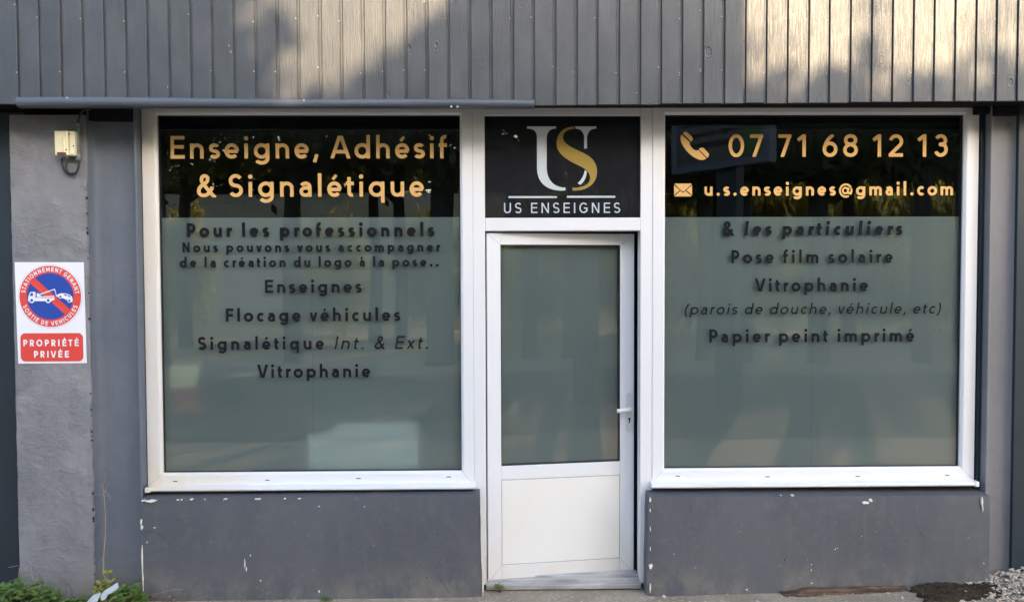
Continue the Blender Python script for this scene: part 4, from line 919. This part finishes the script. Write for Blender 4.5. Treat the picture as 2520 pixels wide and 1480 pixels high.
for _ in range(260):
    x, y = rr.uniform(-1.9, 2.7), rr.uniform(-.30, -.13); s = rr.uniform(.003, .010)
    if x < .5 and rr.random() < .5: continue
    vs, fs = stone_verts(rr, s); mb.add([v+Vector((x, y, gz(x, y)+s*.3)) for v in vs], fs, 0)
tag(mb.build('gravel', M['stone']), 'pale gravel heaped by the right column and strewn along the wall foot', 'gravel', None, 'stuff')
for i, (u, v, s, lb) in enumerate(((2130+5, 1462-15, 0, ''),)): pass
def rock(u, v, y, s, label, seed):
    rq = random.Random(seed); p = P(u, v, y); bm = bmesh.new(); bmesh.ops.create_icosphere(bm, subdivisions=2, radius=1)
    mb = MB(); ph = [rq.uniform(0, 6) for _ in range(6)]
    vs = [(p.x+w.co.x*s[0]*(1+.18*math.sin(3*w.co.y+ph[0])), y+w.co.y*s[1]*(1+.2*math.sin(4*w.co.x+ph[1])), p.z+w.co.z*s[2]*(1+.2*math.sin(3*w.co.x+ph[2]))) for w in bm.verts]; bm.verts.index_update()
    mb.add(vs, [tuple(w.index for w in f.verts) for f in bm.faces], 0, False); bm.free(); tag(mb.build('stone', M['stone']), label, 'stone', 'loose pale stones at the wall foot')
rock(2338, 1459, -.19, (.036, .022, .013), 'long white stone on the dark soil behind the plank end', 1)
rock(2246, 1471, -.21, (.022, .02, .024), 'upright pale stone at the right end of the plank', 2)
rock(1633, 1467, -.15, (.012, .012, .010), 'small white stone at the left corner of the right low wall', 3)
rock(2470, 1440, -.13, (.034, .022, .020), 'rounded pale stone on the gravel by the right column', 4)
# dark soil with a broken concrete edge
mb = MB(); n1, n2 = 30, 12; vs = []
for j in range(n2+1):
    for i in range(n1+1):
        s_, t_ = i/n1, j/n2; x = px(2246, 1460, -.2)+.48*s_; y = -.118-.24*t_
        hgt = .022*math.sin(math.pi*min(1, s_*1.5+.08))**.6*(1-.75*t_)+.004*math.sin(i*1.9+j*2.3)+rr.uniform(-.003, .003)
        edge = 0 if 0 < j < n2 and 0 < i < n1 else -.03
        vs.append((x+.02*math.sin(j*1.7), y, gz(x, y)+.008+hgt+edge))
mb.add(vs, [(j*(n1+1)+i, j*(n1+1)+i+1, (j+1)*(n1+1)+i+1, (j+1)*(n1+1)+i) for j in range(n2) for i in range(n1)], 0, True)
tag(mb.build('soil', M['soil']), None, None, None, 'structure')

# ------------------------------------------------------------------ weeds
def leaf(mb, c, d, up_, L, wd, mat=0, fold=.25):
    d = d.normalized(); s_ = d.cross(up_).normalized(); n_ = s_.cross(d)
    o = [(0, 0), (.22, .62), (.5, 1), (.78, .62), (1, 0)]
    mid = [c+d*L*t - n_*L*.22*t*t for t, _ in o]
    le = [m_+s_*wd*k+n_*wd*fold*(k > 0) for m_, (t, k) in zip(mid, o)]; ri = [m_-s_*wd*k+n_*wd*fold*(k > 0) for m_, (t, k) in zip(mid, o)]
    vs = mid+le[1:4]+ri[1:4]
    mb.add(vs, [(0, 1, 5), (1, 2, 6, 5), (2, 3, 7, 6), (3, 4, 7), (0, 8, 1), (1, 8, 9, 2), (2, 9, 10, 3), (3, 10, 4)], mat, False)
def weed(name, base, rad, hgt, n, L, mat, seed, label, cat='plant', group=None, stemmat='weed'):
    rq = random.Random(seed); root = tag(empty(name, base), label, cat, group); base = Vector(base); ml = MB(); ms = MB()
    for i in range(n):
        a = rq.uniform(0, 6.283); q = math.sqrt(rq.random()); top = base+Vector((rad[0]*q*math.cos(a), rad[1]*q*math.sin(a), hgt*(1-.55*q*q)*rq.uniform(.2, 1.3)))
        foot = base+Vector((rad[0]*.5*q*math.cos(a), rad[1]*.5*q*math.sin(a), -.02))
        if i % 3 == 0: ms.tube([foot, foot.lerp(top, .6)+Vector((rq.uniform(-.01, .01), 0, .01)), top], [.0018, .0014, .0008], 5)
        az = rq.uniform(0, 6.283)
        for k in range(3):
            b = az+(k-1)*1.15+rq.uniform(-.2, .2); d = Vector((math.cos(b), math.sin(b)*.8-.35, rq.uniform(-.25, .7)))
            leaf(ml, top+d*.004, d, Vector((rq.uniform(-.3, .3), -.45, 1)), L*rq.uniform(.6, 1.15), L*rq.uniform(.30, .42))
    ms.build('stem', M['twig'], root); ml.build('leaves', M[mat], root); return root
gp = lambda u, y: (px(u, 1450, y), y, gz(px(u, 1450, y), y))
weed('weed', gp(52, -.26), (.15, .11), .15, 120, .038, 'weed', 1, 'dense green bramble at the bottom left corner before the navy panel')
weed('weed', gp(8, -.22), (.10, .10), .11, 70, .038, 'weed', 11, 'green bramble cut by the left edge of the picture')
weed('weed', gp(150, -.21), (.10, .07), .045, 50, .028, 'weed', 12, 'low creeping weed between the bramble and the plastic scrap')
weed('weed', gp(110, -.16), (.10, .06), .085, 46, .030, 'weed', 2, 'low green weed at the foot of the rough pier below the sign')
weed('weed', gp(190, -.20), (.09, .05), .045, 36, .026, 'weed', 3, 'flat green weed left of the pale plastic scrap')
weed('weed', gp(262, -.11), (.055, .03), .125, 30, .030, 'weed_y', 4, 'yellow green weed at the foot of the left steel column')
weed('weed', gp(318, -.19), (.085, .06), .105, 70, .036, 'weed', 5, 'leafy green weed between the plastic scrap and the left low wall')
weed('weed', gp(240, -.17), (.04, .02), .06, 12, .032, 'weed_y', 6, 'small yellow leafed weed left of the pale plastic scrap')
weed('weed', (px(1228, 1462, -.05), -.06, .0), (.025, .012), .022, 16, .015, 'weed', 7, 'tiny green weed at the door threshold')
weed('weed', gp(800, -.145), (.03, .01), .02, 10, .016, 'weed', 8, 'tiny green weed at the foot of the left low wall')
def dry_plant(name, stems, label, Y, twigs=(), cat='dry plant', mat='straw', r_=.0032):
    p0 = P(*stems[0][0], Y); root = tag(empty(name, (p0.x, Y, p0.z)), label, cat)
    for pts in stems:
        sp = spline([tuple(P(u, v, Y).xz) for u, v in pts], 5); N = len(sp)
        MB().tube([(x, Y+.012*math.sin(i*.5), z) for i, (x, z) in enumerate(sp)], [r_*(1-.6*i/N) for i in range(N)], 6).build('stem', M[mat], root)
    for pts in twigs:
        sp = spline([tuple(P(u, v, Y).xz) for u, v in pts], 4); MB().tube([(x, Y+.006, z) for x, z in sp], .0009, 5).build('twig', M[mat], root)
dry_plant('dry_stalk', [[(270, 1455), (262, 1425), (256, 1400), (257, 1300), (255, 1200), (253, 1185)]], 'tall thin straw coloured stalk standing before the left steel column', -.10,
          [[(255, 1215), (262, 1195), (268, 1188)], [(255, 1222), (266, 1218), (275, 1224)], [(255, 1220), (244, 1216), (232, 1219)], [(256, 1210), (247, 1200), (243, 1190)], [(254, 1190), (258, 1172), (256, 1160)], [(258, 1400), (252, 1380), (255, 1360)], [(262, 1420), (270, 1428), (276, 1440)], [(255, 1205), (262, 1212), (270, 1230)]])
dry_plant('dry_stalk', [[(247, 1450), (246, 1420), (247, 1385), (252, 1372)]], 'short straw coloured stalk beside the tall one', -.09, [], r_=.002)
dry_plant('dry_stalk', [[(112, 1462), (95, 1440), (82, 1415), (72, 1385), (60, 1372)], [(104, 1460), (100, 1440), (90, 1420)], [(108, 1445), (108, 1425), (105, 1410)]], 'leaning straw coloured stalk at the foot of the rough pier', -.12, [[(50, 1460), (62, 1440), (70, 1430)], [(66, 1460), (58, 1440), (52, 1420)], [(40, 1455), (42, 1430), (46, 1395)], [(36, 1450), (44, 1420), (48, 1390)], [(20, 1395), (34, 1393), (44, 1390)], [(18, 1430), (30, 1427), (40, 1432)]], r_=.0022)
dry_plant('dry_twig', [[(176, 1465), (172, 1445), (160, 1418), (148, 1412), (141, 1428)], [(162, 1462), (160, 1450), (168, 1438)]], 'thin arched twig against the rough pier', -.09, [], 'twig', 'twig', .0016)
dry_plant('dry_twig', [[(345, 1448), (330, 1440), (300, 1425), (280, 1415), (265, 1420)], [(346, 1470), (346, 1430), (342, 1410), (333, 1398)]], 'bent twigs between the left column and the low wall', -.14, [], 'twig', 'twig', .0020)
dry_plant('dry_twig', [[(350, 1472), (372, 1462), (395, 1455), (420, 1452), (455, 1447)], [(372, 1462), (385, 1468), (392, 1463)]], 'dry creeping twig at the foot of the left low wall', -.135, [], 'twig', 'straw', .0015)
dry_plant('dry_twig', [[(700, 1492), (712, 1480), (722, 1472), (735, 1455)], [(712, 1490), (708, 1475), (700, 1470)], [(722, 1474), (730, 1478), (738, 1476)]], 'small dry grass tuft at the middle of the left low wall', -.14, [], 'twig', 'straw', .0012)
dry_plant('dry_twig', [[(1068, 1482), (1085, 1476), (1105, 1472)], [(1090, 1478), (1105, 1476), (1120, 1474)]], 'fallen twig by the right end of the left low wall', -.15, [], 'twig', 'twig', .0022)
dry_plant('dry_twig', [[(2450, 1442), (2480, 1438), (2515, 1432)], [(2460, 1440), (2475, 1444), (2490, 1440)]], 'fallen brown twig on the gravel', -.16, [], 'twig', 'twig', .003)
# litter of dead leaves and stems on the left
mb = MB(); rq = random.Random(9)
for i in range(620):
    x = rq.uniform(-3.0, -1.75); y = rq.uniform(-.45, -.10); z = gz(x, y)+rq.uniform(.0, .03); a = rq.uniform(0, 6.28)
    if i % 3: mb.tube([(x, y, z), (x+.03*math.cos(a), y+.02*math.sin(a), z+rq.uniform(-.006, .018)), (x+.08*math.cos(a), y+.05*math.sin(a), z+rq.uniform(-.01, .02))], .0012, 4, 0)
    else: leaf(mb, Vector((x, y, z)), Vector((math.cos(a), math.sin(a), rq.uniform(-.2, .3))), Vector((0, -.3, 1)), rq.uniform(.012, .03), .008, 1)
for i in range(70):
    x = rq.uniform(-1.9, -1.2); y = rq.uniform(-.17, -.125); z = gz(x, y)+rq.uniform(0, .014); a = rq.uniform(0, 6.28)
    mb.tube([(x, y, z), (x+.03*math.cos(a), y-.003, z+rq.uniform(0, .02))], .0009, 4, 0)
tag(mb.build('leaf_litter', [M['twig'], M['straw']]), 'dead stems and leaves littering the ground at the left', 'litter', None, 'stuff')
# pale plastic scrap
def scrap(name, pts, Y, lean, label):
    mb = MB(); q = [P(u, v, Y) for u, v in pts]; zc = min(p.z for p in q)
    f = [(p.x, Y+(p.z-zc)*lean+.004*math.sin(40*p.x), p.z) for p in q]; bk = [(x, y+.0016, z) for x, y, z in f]; n = len(f)
    mb.add(f+bk, [tuple(range(n)), tuple(range(2*n-1, n-1, -1))]+[(i, (i+1) % n, (i+1) % n+n, i+n) for i in range(n)]); tag(mb.build(name, M['plastic']), label, 'scrap', 'torn plastic scraps')
scrap('plastic_scrap', [(243, 1466), (252, 1455), (266, 1448), (278, 1440), (285, 1452), (277, 1456), (268, 1462), (262, 1464), (258, 1474), (250, 1476)], -.21, .6, 'torn pale plastic scrap lying among the yellow leaves')
scrap('plastic_scrap', [(205, 1488), (222, 1468), (240, 1463), (236, 1480), (228, 1496), (206, 1500)], -.24, .5, 'pale pointed plastic scrap at the bottom edge of the picture')

# ------------------------------------------------------------------ across the street: what the glass mirrors and what shades the front
def crown_mesh(name, n, rx, ry, rz, size, seed, mat, clumps=70, flat_=0.0, cone=False):
    g = np.random.default_rng(seed); c = []
    while len(c) < clumps:
        p = g.uniform(-1, 1, 3); d = np.linalg.norm(p)
        if d > 1: continue
        if cone:
            p[2] = p[2]*.5+.5; wdt = 1-p[2]
            p[0] *= wdt; p[1] *= wdt; p[2] = p[2]*2-1
        elif d < .35 and g.random() < .6: continue
        c.append(p)
    c = np.array(c); idx = g.integers(0, len(c), n); p = c[idx]+g.normal(0, .13 if not cone else .06, (n, 3))
    p *= np.array([rx, ry, rz])
    a = g.normal(0, 1, (n, 3)); a /= np.linalg.norm(a, axis=1)[:, None]; b = np.cross(a, g.normal(0, 1, (n, 3))); b /= np.linalg.norm(b, axis=1)[:, None]
    s_ = size*g.uniform(.6, 1.25, n)[:, None]
    v = np.stack([p-a*s_, p+b*s_*.5, p+a*s_, p-b*s_*.5], 1).reshape(-1, 3)
    me = bpy.data.meshes.new(name); me.from_pydata(v.tolist(), [], np.arange(n*4).reshape(-1, 4).tolist()); me.materials.append(M[mat]); me.update(); return me
def trunk_mesh(name, h_, r_, limbs, seed):
    rq = random.Random(seed); mb = MB(); mb.tube([(0, 0, -.2), (0, 0, .15), (.04, .02, h_*.4), (-.03, .03, h_*.75), (.02, 0, h_)], [r_*1.5, r_*1.1, r_, r_*.85, r_*.4], 12)
    for i in range(limbs):
        z = h_*rq.uniform(.68, .95); a = rq.uniform(0, 6.28); l = rq.uniform(.8, 1.4)
        mb.tube([(0, 0, z), (l*.35*math.cos(a), l*.35*math.sin(a), z+l*.25), (l*.6*math.cos(a+.15), l*.6*math.sin(a+.15), z+l*.62), (l*.9*math.cos(a-.1), l*.9*math.sin(a-.1), z+l*1.25)], [r_*.45, r_*.32, r_*.2, r_*.06], 7)
    me = bpy.data.meshes.new(name); me.from_pydata(mb.v, [], mb.f); me.materials.append(M['bark']); me.polygons.foreach_set('use_smooth', mb.sm); me.update(); return me
CR = [crown_mesh('crown', 4700, 1.85, 1.7, 2.3, .13, 40+i, 'leaf', 58) for i in range(3)]+[crown_mesh('crown', 7000, 1.85, 1.7, 2.3, .16, 55, 'leaf', 900), crown_mesh('crown', 900, 1.85, 1.7, 2.3, .09, 56, 'leaf', 500)]
def shadow_wedge_mesh():  # leaf mass cut to a slope, added to cast the diagonal shadow
    g = np.random.default_rng(5); n = 9000; p = []
    while len(p) < n:
        x, z = g.uniform(3.7, 6.15), g.uniform(5.6, 7.95)
        if z < 6.65+(x-4.15)*.81+g.normal(0, .035) and x < 6.12: p.append((x-5.2, g.uniform(-.55, .55), z-5.6))
    p = np.array(p); a = g.normal(0, 1, (n, 3)); a /= np.linalg.norm(a, axis=1)[:, None]; b = np.cross(a, g.normal(0, 1, (n, 3))); b /= np.linalg.norm(b, axis=1)[:, None]
    s_ = .085*g.uniform(.6, 1.25, n)[:, None]; v = np.stack([p-a*s_, p+b*s_*.5, p+a*s_, p-b*s_*.5], 1).reshape(-1, 3)
    me = bpy.data.meshes.new('crown'); me.from_pydata(v.tolist(), [], np.arange(n*4).reshape(-1, 4).tolist()); me.materials.append(M['leaf']); me.update(); return me
SHADOW_WEDGE = shadow_wedge_mesh()
def clipped_mesh(n, hx_, hy_, z0, z1, size, seed):  # flat-topped crown, shaped to keep sun off the windows below the cladding
    g = np.random.default_rng(seed); p = g.uniform(-1, 1, (n, 3))*np.array([hx_, hy_, 1]); ed = (p[:, 0]/hx_)**4
    zt_ = z1-.08+g.normal(0, .07, n)+.04*np.sin(p[:, 0]*7+seed); zb_ = z0+.35*np.sin(p[:, 0]*4.1+seed)*.6+.25*ed+g.normal(0, .08, n)
    p[:, 2] = zb_+(zt_-zb_)*(p[:, 2]*.5+.5)
    a = g.normal(0, 1, (n, 3)); a /= np.linalg.norm(a, axis=1)[:, None]; b = np.cross(a, g.normal(0, 1, (n, 3))); b /= np.linalg.norm(b, axis=1)[:, None]
    s_ = size*g.uniform(.6, 1.25, n)[:, None]; v = np.stack([p-a*s_, p+b*s_*.5, p+a*s_, p-b*s_*.5], 1).reshape(-1, 3)
    me = bpy.data.meshes.new('crown'); me.from_pydata(v.tolist(), [], np.arange(n*4).reshape(-1, 4).tolist()); me.materials.append(M['leaf']); me.update(); return me
CLIP = clipped_mesh(7800, 1.18, .8, -3.0, 0, .135, 3)
TR = [trunk_mesh('trunk', 5.2, .17, 6, 60+i) for i in range(3)]
def tree(x, y, top, k, sx, crown_h=1.0, cone=False, label='', tk=1.0):
    root = tag(empty('tree', (x, y, gz(x, y))), label, 'tree', 'trees across the street')
    t = bpy.data.objects.new('trunk', TR[k % 3]); COL.objects.link(t); t.parent = root; t.scale = (tk, tk, 1); t.rotation_euler = (0, 0, k*1.3)
    c = bpy.data.objects.new('crown', SHADOW_WEDGE if cone else CR[3] if y < -50 or (k == 3 and x > 0 and y > -14) else CR[4] if top > 9.0 else CR[k % 3]); COL.objects.link(c); c.parent = root
    if cone is None: c.data = CLIP; c.location = (0, 0, top-gz(x, y)); c.scale = (sx, 1, 1); c.rotation_euler = (0, 0, math.pi*(k % 2)); return
    hz = 2.45*crown_h; c.location = (0, 0, 5.6-gz(x, y) if cone else top-hz-gz(x, y)); c.scale = (sx, sx, crown_h); c.rotation_euler = (0, 0, k*2.1 if not cone else 0)
YA = -12.0
L_ = 'leafy street tree mirrored in the glass, '
for i, (x, top, sx, ch_, tk, lb) in enumerate((
        (-9.6, 8.6, 1.05, 1.02, 1.2, 'far left of the left pane'), (-6.9, 8.2, 1.0, .93, 1.0, 'behind the first letters of the left pane'), (-4.3, 8.4, 1.0, .97, 1.1, 'behind the middle of the left pane'), (-1.2, 8.6, 1.0, 1.0, 1.6, 'thick trunked, right in the left pane'),
        (1.55, 8.6, .95, 1.12, 1.0, 'straight across from the door'), (4.35, 6.60, 1.0, 0, .9, 'crown flattened for shade, left in the right pane'), (6.65, 6.62, 1.0, 0, 1.2, 'crown flattened for shade, middle of the right pane'), (8.85, 6.85, 1.0, 0, 1.0, 'flat taller crown for shade, right in right pane'), (11.4, 7.6, 1.0, 1.0, 1.0, 'beyond the right pane'))):
    tree(x, YA+.25*math.sin(i*2.2), top, i, sx, ch_, None if ch_ == 0 else False, L_+lb, tk)
tree(5.2, YA-.1, 8.05, 1, 1.0, 1.0, True, 'added wedge shaped tree crown, cut to cast the diagonal shadow on the cladding', .8)
for i, (x, top) in enumerate(((-10.5, 8.2), (-8.2, 8.0), (-5.5, 8.3), (-3.4, 8.1), (-2.6, 8), (.4, 8), (3.2, 7.8), (6.0, 7.0), (9.3, 9.5), (12.5, 7.2), (15.5, 7.6))):  # the tallest gets a sparse crown, shaped to dim the right sun patch
    tree(x, -17.0+.5*math.sin(i*1.7), top, i+1, 1.1, .80 if x < 1 else (1.1 if top > 9 else .58), False, 'leafy tree in the second row before the grass bank, %s' % ('left end', 'second from its left end', 'behind the left pane', 'slim twin on the left', 'slim twin on the right', 'left of the door', 'right of the door', 'behind the phone number', 'sparse crown dimming the sun patch', 'second from its right end', 'right end')[i])
tree(2.25, YA-.7, 8.9, 3, .68, 1.05, False, 'added slender leafy tree that shades the cladding, beside the one across from the door', .7)  # extra tree, added to keep sun off the upper left boards
tree(2.95, YA-.45, 8.5, 3, .50, 1.0, False, 'added narrow leafy tree that shades the cladding, next to the slender one', .6)  # added to close the sun gap right of the slender tree
for i in range(11):
    tree(-46+9.3*i+2*math.sin(i*2.7), -56, gz(0, -56)+3.9+.7*math.sin(i*1.9), i, 3.6, .95, False, 'far tree on top of the grass bank, %s' % ('at its left end', 'second from the left', 'third from the left', 'fourth from the left', 'fifth from the left', 'in the middle', 'fifth from the right', 'fourth from the right', 'third from the right', 'second from the right', 'at its right end')[i], .5)
HB = crown_mesh('foliage', 4200, 1.5, 1.0, 1.25, .10, 91, 'hedge', 60)
for i, x in enumerate((1.2, 3.2, 5.1, 7.1, 9.0, 11.1, 13.0, 15.1, 17.2, 19.3, 21.4, -1.9, -5.2, -9.8)):
    root = tag(empty('hedge_bush', (x, -20.2, gz(x, -20.2))), 'yellow green hedge bush mirrored low in the panes across the street', 'hedge', 'hedge across the street')
    c = bpy.data.objects.new('foliage', HB); COL.objects.link(c); c.parent = root; lo_ = x < 0; c.location = (0, 0, (2.0 if lo_ else 2.5)+.2*math.sin(i*2)); c.scale = (1.0, 1, 1.45 if lo_ else 2.0+.15*math.sin(i*3)); c.rotation_euler = (0, 0, i*1.1)
# hoarding whose shadow crosses the cladding
xr_b, yr_b, xl_b, yl_b = 3.42, -5.35, 2.50, -6.75
hd = tag(empty('hoarding', ((xr_b+xl_b)/2, (yr_b+yl_b)/2, 0)), 'grey framed poster hoarding on a post mirrored behind the phone number', 'hoarding')
A_, B_ = Vector((xl_b, yl_b, 0)), Vector((xr_b, yr_b, 0)); ux = (B_-A_).normalized(); LN = (B_-A_).length; ny = Vector((ux.y, -ux.x, 0))
if ny.y < 0: ny = -ny
HM = Matrix(((ux.x, -ny.x, 0, A_.x), (ux.y, -ny.y, 0, A_.y), (0, 0, 1, 0), (0, 0, 0, 1)))
zb, zt = 3.22, 5.75
mb = MB(); mb.box(0, LN, .0, .10, zb, zt); mb.bbox(0, .10, -.04, -.0005, zb, zt, .005); mb.bbox(LN-.10, LN, -.04, -.0005, zb, zt, .005); mb.bbox(.1005, LN-.1005, -.04, -.0005, zb, zb+.10, .005); mb.bbox(.1005, LN-.1005, -.04, -.0005, zt-.10, zt, .005)
mb.xf(HM).build('frame', M['bb_grey'], hd)
mb = MB(); mb.box(.105, LN-.45, -.006, -.002, zb+.95, zt-.105, 0); mb.box(.105, LN-.45, -.006, -.002, zb+.105, zb+.945, 1); mb.box(LN-.445, LN-.105, -.006, -.002, zb+.105, zt-.105, 2)
rp = random.Random(3)
for zr, hh, a_, e_ in ((zb+1.30, .13, .14, LN-.50), (zb+1.12, .05, .3, LN-.6), (zb+.62, .07, .2, LN-.5), (zb+.46, .06, .2, LN-.55), (zb+.30, .08, .25, LN-.6)):
    x = a_
    while x < e_: w_ = rp.uniform(.02, .06); mb.box(x, min(x+w_, e_), -.0085, -.0065, zr, zr+hh, 3); x += w_+rp.choice((.006, .006, .03))
mb.xf(HM).build('poster', [M['bb_white'], M['bb_brown'], M['bb_green'], M['darkvinyl']], hd)
mb = MB(); mb.box(LN*.42, LN*.62, .101, .25, -.1, zt-.3); mb.xf(HM).build('post', M['navy'], hd)
